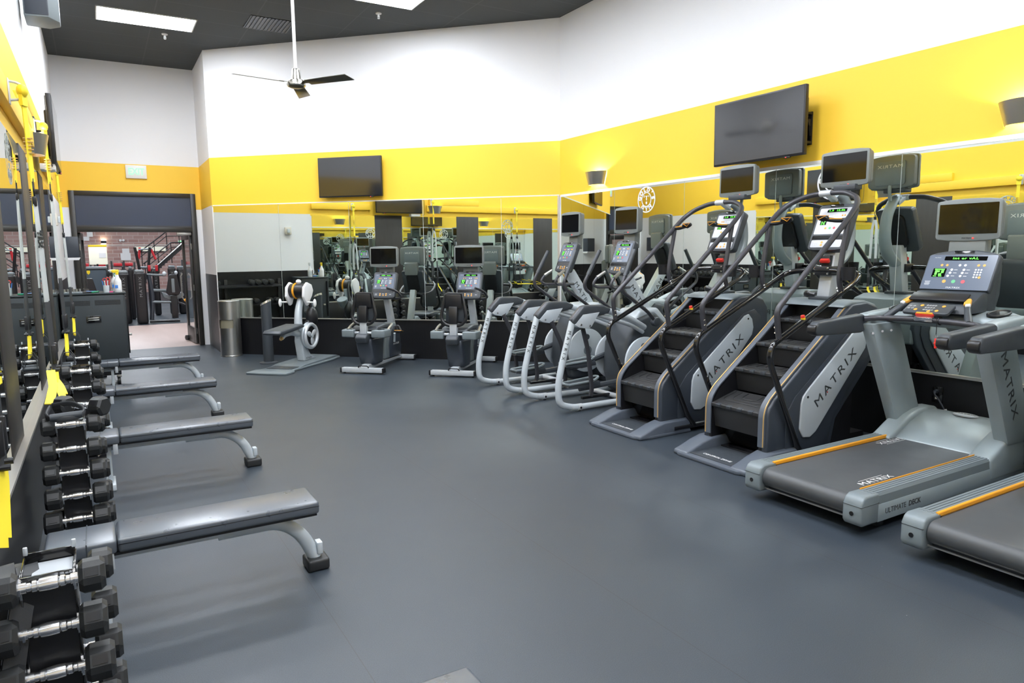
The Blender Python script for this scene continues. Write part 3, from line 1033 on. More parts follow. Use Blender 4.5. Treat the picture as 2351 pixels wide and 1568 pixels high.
# ------------------------------------------------------------------ suspension straps
def strap_bracket(loc, label):
    t = thing('strap_bracket', label, 'wall bracket', loc, 0, 'grey strap brackets on the yellow boards')
    MB().bb(0, 0.008, -0.03, 0.03, -0.08, 0.07, 0.003).build('plate', M['silver'], t)
    MB().tube([(0.006, 0, 0.055), (0.05, 0, 0.05), (0.085, 0, 0.02), (0.085, 0, -0.02), (0.05, 0, -0.05), (0.006, 0, -0.055)], 0.008, 0.03).build('loop', M['silver'], t)
    return t


def strap(loc, z1, z2, z3, lean, label, zh, spread=0.045, hx=0.0, hy=-0.2, handles=True):
    """hangs from loc; z1 end of the yellow anchor, z2 end of the grey webbing, z3 end of the black webbing, zh handle height"""
    t = thing('suspension_strap', label, 'suspension strap', loc, 0, 'suspension training straps')
    z0 = loc[2]
    def X(z):
        return lean * (z0 - z)
    def P(z, dy=0.0, dx=0.0):
        return (X(z) + dx, dy, z - z0)
    MB().ell((0.0, 0, 0.0), (0.032, 0.045, 0.04), 12).ribbon([P(z0 - 0.02), P(z0 - 0.09)], (0.4, 1, 0), 0.06, 0.02).build('knot', M['strapy'], t)
    a = MB().ribbon([P(z0 - 0.03), P((z0 + z1) / 2), P(z1)], (0.45, 0.9, 0), 0.042, 0.006).build('anchor_strap', M['strapy'], t)
    lb = MB()
    for i in range(5):
        z = z0 - 0.28 - i * 0.022
        lb.box(P(z, 0, 0.0), (0.05, 0.026, 0.005), 0, RZ(0.0))
    lb.build('stitching', M['gold'], a)
    MB().tube([P(z1 + 0.02), P(z1 - 0.02, 0.014), P(z1 - 0.07, 0.012), P(z1 - 0.09), P(z1 - 0.05, -0.014), P(z1 + 0.02)], 0.005, 0.01, 8).bb(X(z1) - 0.012, X(z1) + 0.012, -0.025, 0.025, z1 - 0.15 - z0, z1 - 0.09 - z0, 0.006).build('carabiner', M['black'], t)
    for s in (-1, 1):
        MB().ribbon([P(z1 - 0.12, 0, 0), P(z1 - 0.2, s * spread * 0.6), P(z1 - 0.3, s * spread), P(z2, s * spread * 1.3)], (0.5, 1, 0), 0.040, 0.004).build('grey_webbing', M['strapg'], t)
        MB().ribbon([P(z2, s * spread * 1.3), P((z2 + z3) / 2, s * spread * 1.5), P(z3, s * spread * 1.5)], (0.5, 1, 0), 0.042, 0.005).build('black_webbing', M['strapb'], t)
        yl = MB().ribbon([P(z3 + 0.02, s * spread * 1.5), P(z3 - 0.06, s * spread * 1.6 + hy * 0.1), (X(z3) + hx * 0.6, s * spread * 1.6 + hy * 0.6, (z3 * 0.45 + zh * 0.55) - z0), (X(z3) + hx, s * spread * 1.6 + hy, zh - z0 + 0.04)], (0.6, 1, 0), 0.036, 0.005)
        yl.build('adjuster_strap', M['strapy'], t)
        MB().tube([(X(z3) - 0.03, s * spread * 1.5, z3 + 0.01 - z0), (X(z3) + 0.03, s * spread * 1.5, z3 + 0.01 - z0)], 0.012).bb(X(z3) - 0.02, X(z3) + 0.02, s * spread * 1.5 - 0.012, s * spread * 1.5 + 0.012, z3 + 0.05 - z0, z3 + 0.17 - z0, 0.006).build('buckle', M['black'], t)
        if not handles:
            continue
        c = V((X(z3) + hx, s * spread * 2.0 + hy, zh - z0))
        hd = MB().ribbon([c + V((-0.05, 0, -0.05)), c + V((-0.05, 0, 0.02)), c + V((-0.02, 0, 0.075)), c + V((0.02, 0, 0.075)), c + V((0.05, 0, 0.02)), c + V((0.05, 0, -0.05))], (0, 1, 0), 0.034, 0.006).build('handle', M['strapb'], t)
        MB().cyl(c + V((-0.06, 0, -0.05)), c + V((0.06, 0, -0.05)), 0.017, n=12).build('foam_grip', M['dgrey'], hd)
    return t


for loc, s in (((-0.385, 2.86, 2.63), 'grey strap bracket on the yellow beam nearest the viewer'), ((-0.385, 5.28, 2.635), 'grey strap bracket on the yellow beam above the second tower'),
               ((-0.385, 7.50, 2.765), 'grey strap bracket on the stacked yellow board'), ((-0.385, 9.36, 2.625), 'grey strap bracket behind the side television')):
    strap_bracket(loc, s)
s1 = strap((-0.315, 5.28, 2.64), 2.10, 1.36, 0.92, 0.018, 'suspension strap hanging second from the viewer, its handles resting on a rack', 0.80, 0.045, 0.06, -0.55, False)
s2 = strap((-0.315, 7.50, 2.77), 2.28, 1.45, 0.95, 0.012, 'suspension strap hanging third from the viewer beside the side television', 0.72, 0.04, 0.0, -0.1)
s3 = strap((-0.315, 9.36, 2.63), 2.00, 1.30, 0.95, 0.02, 'suspension strap hanging farthest from the viewer near the door', 0.72, 0.035, 0.0, -0.1)
s0 = strap((-0.335, 2.86, 2.64), 2.10, 1.36, 0.93, 0.002, 'suspension strap at the frame edge with yellow tail and black loops by the nearest tower', 0.66, 0.03, 0.0, -0.10, False)
# black stitched lettering on the grey webbing of the second strap
g = [c for c in s1.children if c.name.startswith('grey_webbing')]
for o, z in zip(g, (1.75, 1.75)):
    MB().text('TRX', 0.05, frame((0.018 * (2.64 - z) + 0.004, (-1 if o is g[0] else 1) * 0.052 - 0.004, z - 2.64), (0, 0, -1), (0.5, 1, 0)), 0.0035, 1.1, bold=0.001).build('lettering', M['dtext'], o)
# broad foot cradles of the nearest strap hooked on the tower
for s, (x, y) in ((0, (-0.255, 2.33)), (1, (-0.315, 2.36))):
    MB().ribbon([V((x - 0.02, y + 0.26, 0.66)) - V(s0.location), V((x + 0.01, y + 0.08, 0.735)) - V(s0.location), V((x + 0.02, y, 0.735)) - V(s0.location), V((x + 0.0, y - 0.06, 0.66)) - V(s0.location), V((x - 0.03, y - 0.08, 0.50)) - V(s0.location)], (1, 0.35, 0), 0.055, 0.012).build('foot_loop', M['strapb'], s0)
# handle of the second strap laid over the tower top
c = V((-0.20, 4.37, 0.795)) - V(s1.location)
hp = MB()
hp.tube([c + V((-0.085, 0.16, 0.02)), c + V((-0.10, 0.04, 0.0)), c + V((-0.07, -0.05, -0.005)), c + V((0.0, -0.075, -0.008)), c + V((0.065, -0.05, 0.0)), c + V((0.085, 0.03, 0.012)), c + V((0.03, 0.11, 0.045)), c + V((-0.07, 0.17, 0.03))], 0.016, 0.06, 10, None, 0.5)
hp.build('handle', M['strapb'], s1)
MB().cyl(c + V((-0.075, -0.052, 0.005)), c + V((0.07, -0.052, 0.010)), 0.019, n=12).build('foam_grip', M['dgrey'], s1)
MB().ribbon([(-0.29 + 0.315, -0.30, 0.96 - 2.64), (-0.27 + 0.315, -0.55, 0.90 - 2.64), (-0.285 + 0.315, -0.74, 0.835 - 2.64)], (1, 0.2, 0), 0.045, 0.006).build('adjuster_strap', M['strapy'], s1)

# ------------------------------------------------------------------ cabinet with clutter
CX, CY = -0.415, 10.15
t = thing('storage_cabinet', 'black metal cabinet on castors with a slotted door and recessed pull', 'cabinet', (CX, CY, 0))
MB().bb(0.0, 0.685, 0.012, 0.53, 0.20, 1.165, 0.006).build('body', M['cabinet'], t)
d = MB().bb(0.01, 0.665, -0.012, 0.012, 0.215, 1.155, 0.004).build('door', M['cabinet'], t)
h = MB().bb(0.245, 0.405, -0.022, -0.010, 0.815, 0.905, 0.004).build('pull', M['gblack'], d)
MB().bb(0.265, 0.385, -0.030, -0.018, 0.845, 0.855, 0.003).bb(0.265, 0.385, -0.030, -0.018, 0.87, 0.88, 0.003).build('pull_bar', M['steel'], d)
for a, b in ((0.04, 0.30), (0.35, 0.63)):
    s = MB()
    for i in range(5):
        s.bb(a, b, -0.0135, -0.011, 1.035 + i * 0.013, 1.042 + i * 0.013)
    s.build('vent_slat', M['black'], d)
MB().bb(-0.005, 0.70, -0.015, 0.535, 1.165, 1.185, 0.006).build('top', M['cabinet'], t)
MB().bb(0.10, 0.58, 0.05, 0.48, 0.125, 0.20, 0.01).build('plinth', M['black'], t)
for x, y in ((0.14, 0.07), (0.55, 0.07), (0.14, 0.45), (0.55, 0.45)):
    w = MB().cyl((x - 0.017, y, 0.045), (x + 0.017, y, 0.045), 0.045, n=18, bev=0.006).build('castor', M['rubber'], t)
    MB().bb(x - 0.028, x + 0.028, y - 0.03, y + 0.03, 0.095, 0.125, 0.004).build('fork', M['steel'], w)
MB().bb(0.683, 0.70, 0.02, 0.05, 0.40, 1.10).build('hinge_strip', M['gblack'], t)
MB().bb(0.69, 0.735, 0.08, 0.12, 0.62, 0.65, 0.004).build('latch', M['steel'], t)
ZT = 1.185


def spray(loc, head, trig, label, lab):
    t = thing('spray_bottle', label, 'spray bottle', loc, 0, 'cleaning spray bottles')
    b = MB().lathe([(0, 0), (0.040, 0), (0.043, 0.006), (0.043, 0.125), (0.040, 0.15), (0.022, 0.185), (0.018, 0.205), (0.015, 0.225), (0, 0.225)], n=20).build('bottle', M['bottle'], t)
    MB().lathe([(0.0436, 0.03), (0.0436, 0.115)], n=20).build('paper_label', M[lab], b)
    MB().bb(-0.035, 0.0, -0.0440, -0.036, 0.05, 0.09).build('label_print', M['blue'], b)
    MB().lathe([(0, 0.222), (0.018, 0.222), (0.018, 0.245), (0.012, 0.25), (0, 0.25)], n=14).bb(-0.055, 0.022, -0.014, 0.014, 0.245, 0.285, 0.008).cyl((-0.055, 0, 0.268), (-0.068, 0, 0.268), 0.009, n=10).build('spray_head', M[head], t)
    MB().tube([(-0.025, 0, 0.245), (-0.035, 0, 0.225), (-0.028, 0, 0.195)], 0.006, 0.01, 8).build('trigger', M[trig], t)
    return t


spray((0.205, CY + 0.10, ZT), 'yplastic', 'green', 'white spray bottle with yellow head and green trigger on the cabinet', 'white')
spray((0.18, CY + 0.33, ZT), 'clear', 'black', 'translucent spray bottle standing behind the yellow-headed one on the cabinet', 'clear')
t = thing('marker_cup', 'clear cup of pens and red scissors beside the spray bottle', 'pen cup', (0.075, CY + 0.10, ZT))
MB().lathe([(0, 0), (0.033, 0), (0.036, 0.09), (0.034, 0.09), (0.031, 0.004), (0, 0.004)], n=16).build('cup', M['clear'], t)
for i, (x, y, mt) in enumerate(((-0.022, 0.0, 'blue'), (0.012, -0.015, 'white'), (0.005, 0.018, 'blue'), (-0.008, -0.012, 'white'), (0.022, 0.006, 'red'))):
    MB().cyl((x * 0.7, y * 0.7, 0.006), (x * 1.9, y * 1.9, 0.15), 0.005, n=8).build('pen', M[mt], t)
MB().ring((-0.012, -0.01, 0.162), 0.019, 0.005, RX(PI / 2), 14, 6).ring((0.024, -0.01, 0.168), 0.019, 0.005, RX(PI / 2), 14, 6).box((0.004, 0, 0.09), (0.012, 0.003, 0.11)).build('scissors', M['red'], t)
t = thing('clip_tray', 'grey tray of metal clips on the back corner of the cabinet', 'tray', (-0.295, CY + 0.12, ZT))
MB().bb(-0.11, 0.11, -0.09, 0.09, 0, 0.018, 0.004).build('tray', M['mgrey'], t)
for i in range(6):
    MB().cyl((-0.08 + 0.032 * i, -0.03 + 0.05 * (i % 2), 0.018), (-0.08 + 0.032 * i, -0.03 + 0.05 * (i % 2), 0.055), 0.013, n=10).build('clip', M['steel'], t)
t = thing('eraser', 'small pink eraser by the pen cup on the cabinet', 'eraser', (0.125, CY + 0.05, ZT))
MB().bb(-0.022, 0.022, -0.014, 0.014, 0, 0.016, 0.005).build('block', M['pink'], t)
for i, (x, y, a, mt) in enumerate(((-0.13, 0.06, 0.3, 'black'), (-0.09, 0.15, -0.4, 'blue'), (-0.05, 0.09, 0.9, 'green'))):
    o = MB().cyl((-0.06, 0, 0.011), (0.06, 0, 0.011), 0.011, n=10, bev=0.003).build('marker_pen', M[mt], None)
    o.location = (x, CY + y, ZT)
    o.rotation_euler = (0, 0, a)
    tag(o, ('black', 'blue', 'green')[i] + ' marker pen lying on the cabinet beside the pen cup', 'pen', 'marker pens on the cabinet')

# ------------------------------------------------------------------ low shelf rack with small weights along the wall by the door
t = thing('weight_shelf', 'long black three-tier weight shelf on the left wall, seen in the mirrors', 'shelf rack', (0, 0, 0))
for z in (0.34, 0.70, 1.06):
    MB().prism([(-0.42, z - 0.02), (-0.09, z - 0.05), (-0.09, z - 0.03), (-0.42, z)], 10.95, 13.0, 'y').build('shelf', M['black'], t)
for y in (10.95, 11.97, 13.0):
    MB().bb(-0.43, -0.36, y - 0.03, y + 0.03, 0, 1.16, 0.004).bb(-0.43, 0.0, y - 0.03, y + 0.03, 0, 0.05, 0.004).build('upright', M['black'], t)
wd = thing('hand_weight', '', 'hand weight', (0, 0, 0), 0, 'small round weights on the wall shelf')
for s in (-1, 1):
    MB().cyl((s * 0.045, 0, 0), (s * 0.115, 0, 0), 0.056, n=8, bev=0.012).build('head', M['rubber'], wd)
MB().cyl((-0.05, 0, 0), (0.05, 0, 0), 0.014, n=10).build('handle', M['chrome'], wd)
first = True
ordn = ['first', 'second', 'third', 'fourth', 'fifth', 'sixth', 'seventh']
for z, ys, nm in ((1.104, (11.15, 11.27, 11.40, 11.52, 12.15, 12.28), 'top'), (0.742, (11.05, 11.18, 11.45, 11.6, 11.95, 12.10, 12.5), 'middle'), (0.382, (11.2, 11.36, 11.8, 11.95, 12.3), 'bottom')):
    for i, y in enumerate(ys):
        s = 'small dark weight, %s from the cabinet on the %s wall shelf' % (ordn[i], nm)
        if first:
            wd.location = (-0.25, y, z)
            wd['label'] = s
            first = False
        else:
            dup(wd, (-0.25, y, z), 0, s)

# ------------------------------------------------------------------ steel bin and wipe post
t = thing('waste_bin', 'round brushed steel waste bin with a square opening by the doorway corner', 'bin', (1.79, 12.10, 0), math.radians(-98))
n = 40
tb = bmesh.new()
R = 0.165
zs = [0.02, 0.465, 0.60, 0.895]
rings = [[tb.verts.new((math.cos(2 * PI * i / n) * R, math.sin(2 * PI * i / n) * R, z)) for i in range(n)] for z in zs]
for a, b, zi in zip(rings, rings[1:], range(3)):
    for i in range(n):
        j = (i + 1) % n
        mid = (i + 0.5) / n * 2 * PI
        if zi == 1 and (mid < 0.36 or mid > 2 * PI - 1.2):
            continue
        tb.faces.new((a[i], a[j], b[j], b[i]))
MB().merge(tb).build('body', M['steel'], t, 60)
MB().lathe([(0, 0.03), (0.15, 0.03), (0.15, 0.88), (0, 0.88)], n=32).build('liner', M['khaki'], t)
MB().lathe([(0.14, 0.895), (0.168, 0.893), (0.17, 0.900), (0.166, 0.907), (0.14, 0.905), (0, 0.90)], n=40).build('rim', M['steel'], t)
MB().lathe([(0.0, 0.0), (0.17, 0.0), (0.172, 0.01), (0.167, 0.022), (0, 0.022)], n=40).build('base', M['steel'], t)
t = thing('wipe_dispenser', 'black cylindrical floor post with a slanted chrome top beside the rope trainer', 'post', (2.14, 10.93, 0))
MB().lathe([(0, 0), (0.135, 0), (0.135, 0.012), (0.11, 0.022), (0.08, 0.028), (0, 0.028)], n=32).build('base', M['dgrey'], t)
tb = bmesh.new()
n = 32
A = [tb.verts.new((math.cos(2 * PI * i / n) * 0.076, math.sin(2 * PI * i / n) * 0.076, 0.026)) for i in range(n)]
def tz(i, r=0.078): return 0.925 + 0.5 * (math.cos(2 * PI * i / n) * 0.86 - math.sin(2 * PI * i / n) * 0.5) * r
B = [tb.verts.new((math.cos(2 * PI * i / n) * 0.076, math.sin(2 * PI * i / n) * 0.076, tz(i))) for i in range(n)]
for i in range(n):
    tb.faces.new((A[i], A[(i + 1) % n], B[(i + 1) % n], B[i]))
tb.faces.new(B)
MB().merge(tb).build('tube', M['dgrey'], t, 40)
tb = bmesh.new()
A = [tb.verts.new((math.cos(2 * PI * i / n) * 0.079, math.sin(2 * PI * i / n) * 0.079, tz(i) - 0.02)) for i in range(n)]
B = [tb.verts.new((math.cos(2 * PI * i / n) * 0.075, math.sin(2 * PI * i / n) * 0.075, tz(i) + 0.012)) for i in range(n)]
for i in range(n):
    tb.faces.new((A[i], A[(i + 1) % n], B[(i + 1) % n], B[i]))
tb.faces.new(B)
MB().merge(tb).build('lid', M['chrome'], t, 40)
# ------------------------------------------------------------------ shared: screens and consoles
def rrect(w, h, r, bulge=0.0, k=4):
    """rounded rectangle outline, long sides bulging a little"""
    out = []
    for cx, cy, a0 in ((w / 2 - r, h / 2 - r, 0), (-w / 2 + r, h / 2 - r, 90), (-w / 2 + r, -h / 2 + r, 180), (w / 2 - r, -h / 2 + r, 270)):
        for i in range(k + 1):
            a = math.radians(a0 + 90 * i / k)
            out.append((cx + math.cos(a) * r, cy + math.sin(a) * r))
        if a0 == 0 and bulge:
            out += [(w * f, h / 2 + bulge * (1 - (2 * f) ** 2)) for f in (0.3, 0.15, 0, -0.15, -0.3)]
        if a0 == 180 and bulge:
            out += [(w * f, -h / 2 - bulge * (1 - (2 * f) ** 2)) for f in (-0.3, -0.15, 0, 0.15, 0.3)]
    return out


def facing(o, tilt):
    """frame on a panel facing -x (towards the user), tilted back by tilt: x runs to the user's right (-y)"""
    return frame(o, (0, -1, 0), (math.sin(tilt), 0, math.cos(tilt)))


def monitor(t, o, w, h, d, tilt, lit='dark'):
    m = facing(o, tilt)
    c = MB().prism(rrect(w, h, 0.022, 0.012), -d * 0.35, 0, 'z', 0.006, m).prism(rrect(w * 0.96, h * 0.94, 0.03, 0.01), -d, -d * 0.35, 'z', 0.010, m, 2, None).build('monitor', M['bezel'], t)
    MB().prism(rrect(w - 0.042, h - 0.062, 0.005), 0.0, 0.002, 'z', 0, m @ Matrix.Translation((0, 0.008, 0))).build('screen', M['screen'], c, smooth=False)
    MB().text('MATRIX', 0.016, m @ Matrix.Translation((0, -h / 2 + 0.008, 0.001)), 0.0008, 1.1).build('lettering', M['dtext'], c)
    MB().ell(m @ V((w * 0.10, -h / 2 + 0.008, 0.001)), (0.005, 0.007, 0.005), 8).build('power_light', M['redled'], c)
    mb = m @ RY(PI)
    MB().prism(rrect(w * 0.62, h * 0.74, 0.02), d, d + 0.012, 'z', 0.005, mb @ Matrix.Translation((0, -0.01, 0))).build('back_cover', M['mgrey'], c)
    MB().text('MATRIX', 0.040, mb @ Matrix.Translation((0, h * 0.17, d + 0.012)), 0.001, 1.5, 1.1).build('lettering', M['ltext'], c)
    return c


def led_word(mb, s, size, m, ext=0.0012):
    mb.text(s, size, m, ext, 1.5, 1.2, bold=0.0006)


def keypad(t, m, w, h, wide, msg, pale=False):
    """overlay of a console: m is its frame, centre origin"""
    f = MB().prism(rrect(w, h, 0.008), 0, 0.002, 'z', 0, m).build('overlay', M['palepanel' if pale else 'face'], t, smooth=False)
    T = lambda x, y: m @ Matrix.Translation((x * w, y * h, 0.0024))
    def disc(mb, x, y, r, sx=1.0):
        mb.prism([(p[0] * sx, p[1]) for p in hexagon(r, 14)], 0, 0.0015, 'z', 0, T(x, y))
    a = MB()
    a.prism(rrect(w * 0.62, h * 0.12, 0.004), -0.0003, 0.0006, 'z', 0, T(0.05, 0.40)).prism(rrect(w * 0.20, h * 0.25, 0.004), -0.0003, 0.0006, 'z', 0, T(-0.28, -0.02))
    a.build('display_window', M['screen'], f, smooth=False)
    a = MB()
    led_word(a, msg, h * 0.085, T(0.05, 0.40) @ Matrix.Translation((0, 0, 0.001)))
    g = T(-0.28, -0.02) @ Matrix.Translation((0, 0, 0.001))
    for (x, y, sx, sy) in ((0, 0.095, 0.15, 0.03), (-0.045, 0.0, 0.035, 0.13), (-0.01, 0.035, 0.035, 0.05), (0.05, 0.03, 0.04, 0.08), (0.02, -0.05, 0.045, 0.05), (-0.05, -0.10, 0.05, 0.022), (0.03, -0.10, 0.05, 0.022)):
        a.box(g @ V((x * w, y * h, 0)), (sx * w, sy * h, 0.001), 0, g.to_3x3().to_4x4())
    a.build('led_display', M['led'], f, smooth=False)
    r = 0.034 * h if wide else 0.032 * h
    a = MB()
    for x, y in ((0.0, 0.20), (0.08, 0.20), (-0.10, 0.07), (-0.11, -0.02), (-0.13, -0.11), (0.08, 0.07), (0.07, -0.02), (0.055, -0.11)):
        disc(a, x, y, r)
    a.build('white_button', M['btnw'], f)
    a = MB()
    for x, y, q in ((-0.27, 0.20, 1), (-0.19, 0.20, 1), (0.27, 0.20, 1), (0.35, 0.20, 1), (0.33, -0.14, 1), (-0.16, -0.27, 1.4)):
        disc(a, x, y, r * q)
    a.build('amber_button', M['btno'], f)
    a = MB()
    for i in range(3):
        for j in range(4):
            if (i, j) != (2, 3):
                disc(a, 0.25 + 0.04 * i + 0.0 * j, 0.075 - 0.07 * j, r * 0.7)
    a.build('number_key', M['btnw'], f)
    a = MB()
    disc(a, -0.02, -0.27, r * 1.5)
    a.build('start_button', M['btng'], f)
    a = MB()
    disc(a, 0.12, -0.27, r * 1.5)
    a.build('stop_button', M['btnr'], f)
    a = MB()
    a.text('MATRIX', h * 0.062, T(0, -0.445), 0.0005, 1.5, 1.1)
    a.text('MATRIX', h * 0.03, T(-0.37, 0.42), 0.0005, 1.4, 1.1)
    for i in range(6):
        a.box(T(-0.41, -0.27 - 0.022 * i) @ V((0, 0, 0)), (w * (0.09 - 0.01 * (i % 3)), h * 0.007, 0.0006), 0, m.to_3x3().to_4x4())
    for x, y in ((-0.04, 0.07), (-0.04, -0.02), (-0.06, -0.11), (0.14, 0.07), (0.13, -0.02), (0.12, -0.11)):
        a.box(T(x, y) @ V((0, 0, 0)), (w * 0.05, h * 0.012, 0.0006), 0, m.to_3x3().to_4x4())
    a.build('lettering', M['ltext'], f)
    return f


def console(t, o, w, h, d, tilt, msg, pale=False, shelf=True):
    """upright console with overlay, reading ledge and lower key strip"""
    m = facing(o, tilt)
    c = MB().prism(rrect(w, h, 0.03, 0.006), -d, 0, 'z', 0.010, m).build('console', M['dgrey'], t)
    keypad(t, m @ Matrix.Translation((0, h * 0.13, 0.0005)), w * 0.86, h * 0.58, False, msg, pale)
    a = MB().prism(rrect(w * 0.86, h * 0.085, 0.006), -0.001, 0.0025, 'z', 0, m @ Matrix.Translation((0, -h * 0.235, 0)))
    a.build('ledge', M['gblack'], c)
    k = MB().prism(rrect(w * 0.84, h * 0.16, 0.01), -0.001, 0.002, 'z', 0, m @ Matrix.Translation((0, -h * 0.37, 0))).build('key_strip', M['palepanel' if pale else 'dgrey'], c)
    a = MB()
    for x, y in ((-0.12, 0.03), (-0.12, -0.03), (0.14, 0.03), (0.14, -0.03), (0.02, -0.035)):
        a.prism(hexagon(0.010, 12), 0, 0.0015, 'z', 0, m @ Matrix.Translation((x * w, -h * 0.37 + y * h, 0.002)))
    a.build('amber_button', M['btno'], c)
    a = MB()
    for x, y in ((-0.32, 0.02), (-0.27, 0.02), (-0.32, -0.02), (-0.27, -0.02), (-0.02, 0.02), (0.03, 0.02), (0.3, 0.0), (0.34, 0.0)):
        a.prism(hexagon(0.005, 8), 0, 0.0015, 'z', 0, m @ Matrix.Translation((x * w, -h * 0.37 + y * h, 0.002)))
    a.build('white_button', M['btnw'], c)
    MB().prism(rrect(w * 0.36, h * 0.05, 0.006), -0.02, 0.004, 'z', 0.002, m @ Matrix.Translation((0, h * 0.478, 0))).build('handset_slot', M['gblack'], c)
    MB().prism(rrect(w * 0.55, h * 0.8, 0.06), -d - 0.04, -d + 0.005, 'z', 0.015, m).build('back_shell', M['black'], t)
    return c


def bolt(t, pts, d, r=0.009, mat='chrome'):
    for p in pts:
        p = V(p)
        MB().cyl(p, p + V(d) * 0.008, r, r * 0.8, 10).build('bolt', M[mat], t)


# ------------------------------------------------------------------ treadmills
def treadmill():
    t = thing('treadmill', '', 'treadmill', (0, 0, 0), 0, 'grey treadmills facing the right wall')
    # belt loop with rounded rear roller
    R = 0.062
    prof = [(1.60, 0.222)] + [(0.085 - math.sin(a) * R, 0.160 + math.cos(a) * R) for a in [PI * i / 10 for i in range(11)]] + [(1.60, 0.098)]
    b = MB().prism(prof, -0.288, 0.288, 'y').build('running_belt', M['belt'], t)
    for s, x, q in ((1, 1.36, -1), (-1, 0.42, 1)):
        w = MB()
        m = frame((x, s * 0.235, 0.2225), (q, 0, 0), (0, q, 0))
        w.text('MATRIX', 0.062, m, 0.0006, 1.35, 1.1)
        for y in (-0.040, 0.040):
            w.box(m @ V((0, y, 0)), (0.24, 0.003, 0.001))
        w.build('lettering', M['ltext'], b)
    MB().bb(0.10, 1.7, -0.30, 0.30, 0.075, 0.098).build('under_pan', M['black'], t)
    MB().tube([(0.055, -0.30, 0.088), (0.055, 0.30, 0.088)], 0.006, 0, 6).build('rear_lip', M['steel'], t)
    for s in (-1, 1):
        y0, y1 = 0.312, 0.402
        cs = [(y0, 0.165), (y0, 0.236)]
        k = 4
        for i in range(k):
            a = y0 + 0.006 + i * 0.021
            cs += [(a, 0.240), (a + 0.013, 0.240), (a + 0.015, 0.2335), (a + 0.019, 0.2335)]
        cs += [(y1, 0.236), (y1 + 0.008, 0.222), (y1 + 0.008, 0.165)]
        MB().prism([(s * y, z) for y, z in cs], 0.13, 1.48, 'x').build('side_rail', M['mgrey'], t, 20)
        MB().prism([(s * 0.298, 0.208), (s * 0.298, 0.240), (s * 0.301, 0.244), (s * 0.3125, 0.2445), (s * 0.3125, 0.208)] if s > 0 else [(s * 0.304, 0.208), (s * 0.304, 0.240), (s * 0.306, 0.244), (s * 0.3125, 0.2445), (s * 0.3125, 0.208)], 0.145, 1.46, 'x').build('accent_strip', M['orange'], t)
        MB().bb(0.16, 1.9, s * 0.288, s * 0.297, 0.20, 0.224).build('belt_guide', M['gblack'], t)
        # end cap
        c = MB().prism([(0.0, 0.09), (0.015, 0.065), (0.17, 0.065), (0.17, 0.238), (0.05, 0.240), (0.02, 0.225), (0.0, 0.19)], s * 0.296, s * 0.414, 'y', 0.012, None, 3).build('end_cap', M['mgrey'], t)
        MB().cyl((0.004, s * 0.355, 0.135), (-0.003, s * 0.355, 0.135), 0.013, n=16).build('adjuster_hole', M['gblack'], c)
        MB().bb(-0.0015, 0.169, s * 0.2965, s * 0.4145, 0.1815, 0.1835).build('seam', M['black'], c)
        p = MB().prism([(0.165, 0.065), (2.08, 0.065), (2.10, 0.12), (2.06, 0.168), (0.165, 0.172)], s * 0.398, s * 0.412, 'y', 0.004).build('side_panel', M['tgrey'], t)
        if s < 0:
            m = frame((0.34, -0.4125, 0.118), (1, 0, 0), (0, 0, 1))
            MB().text('ULTIMATE', 0.046, m, 0.0006, 1.0).text('DECK', 0.046, frame((0.535, -0.4125, 0.118), (1, 0, 0), (0, 0, 1)), 0.0006, 1.05, bold=0.0012).build('lettering', M['dtext'], p)
        MB().bb(0.25, 0.32, s * 0.33 - 0.03, s * 0.33 + 0.03, 0.0, 0.07, 0.01).build('foot', M['rubber'], t)
        MB().cyl((1.95, s * 0.33, 0.045), (1.95, s * 0.37, 0.045), 0.045, n=16).build('wheel', M['rubber'], t)
    # motor hood
    mid = [(1.47, 0.225), (1.55, 0.268), (1.66, 0.322), (1.78, 0.362), (1.90, 0.385), (2.0, 0.378), (2.08, 0.33), (2.11, 0.22), (2.11, 0.08), (1.47, 0.08)]
    h = MB().prism(mid, -0.30, 0.30, 'y', 0.012)
    for s in (-1, 1):
        side = [(1.385, 0.232), (1.45, 0.262), (1.55, 0.315), (1.66, 0.362), (1.78, 0.392), (1.90, 0.402), (2.02, 0.392), (2.10, 0.34), (2.13, 0.22), (2.13, 0.075), (1.42, 0.075)]
        a, c = sorted((s * 0.27, s * 0.418))
        h.prism(side, a, c, 'y', 0.028, None, 3)
    h = h.build('motor_hood', M['tgrey'], t, 40)
    m = frame((1.90, 0, 0.392), (0, -1, 0), (1, 0, 0.02))
    MB().lathe([(0, -0.006), (0.05, -0.006), (0.05, 0.003), (0.044, 0.006), (0, 0.006)], (0, 0, 0), 28, m @ Matrix.Diagonal((1.75, 0.9, 1, 1))).build('badge', M['silver'], h)
    MB().text('MATRIX', 0.026, m @ Matrix.Translation((0, 0, 0.0065)), 0.0005, 1.4, 1.1).build('lettering', M['dtext'], h)
    # uprights
    for s in (-1, 1):
        a, c = sorted((s * 0.335, s * 0.428))
        u = MB().prism([(1.20, 1.09), (1.56, 1.09), (1.90, 0.36), (1.90, 0.30), (1.60, 0.30)], a, c, 'y', 0.014).build('upright', M['tgrey'], t)
        d = V((1.60 - 1.20, 0, 0.30 - 1.09)).normalized()
        if s < 0:
            m = frame((1.545, -0.4285, 0.72), d, (0.79, 0, 0.4))
            MB().text('MATRIX', 0.105, m, 0.0008, 1.25, 1.15).build('lettering', M['dtext'], u)
        bolt(u, [(1.235, s * 0.36 - 0.012, 1.02), (1.33, s * 0.335, 1.03), (1.44, s * 0.335, 1.03)], (-0.6, -0.8 * s, 0), 0.011)
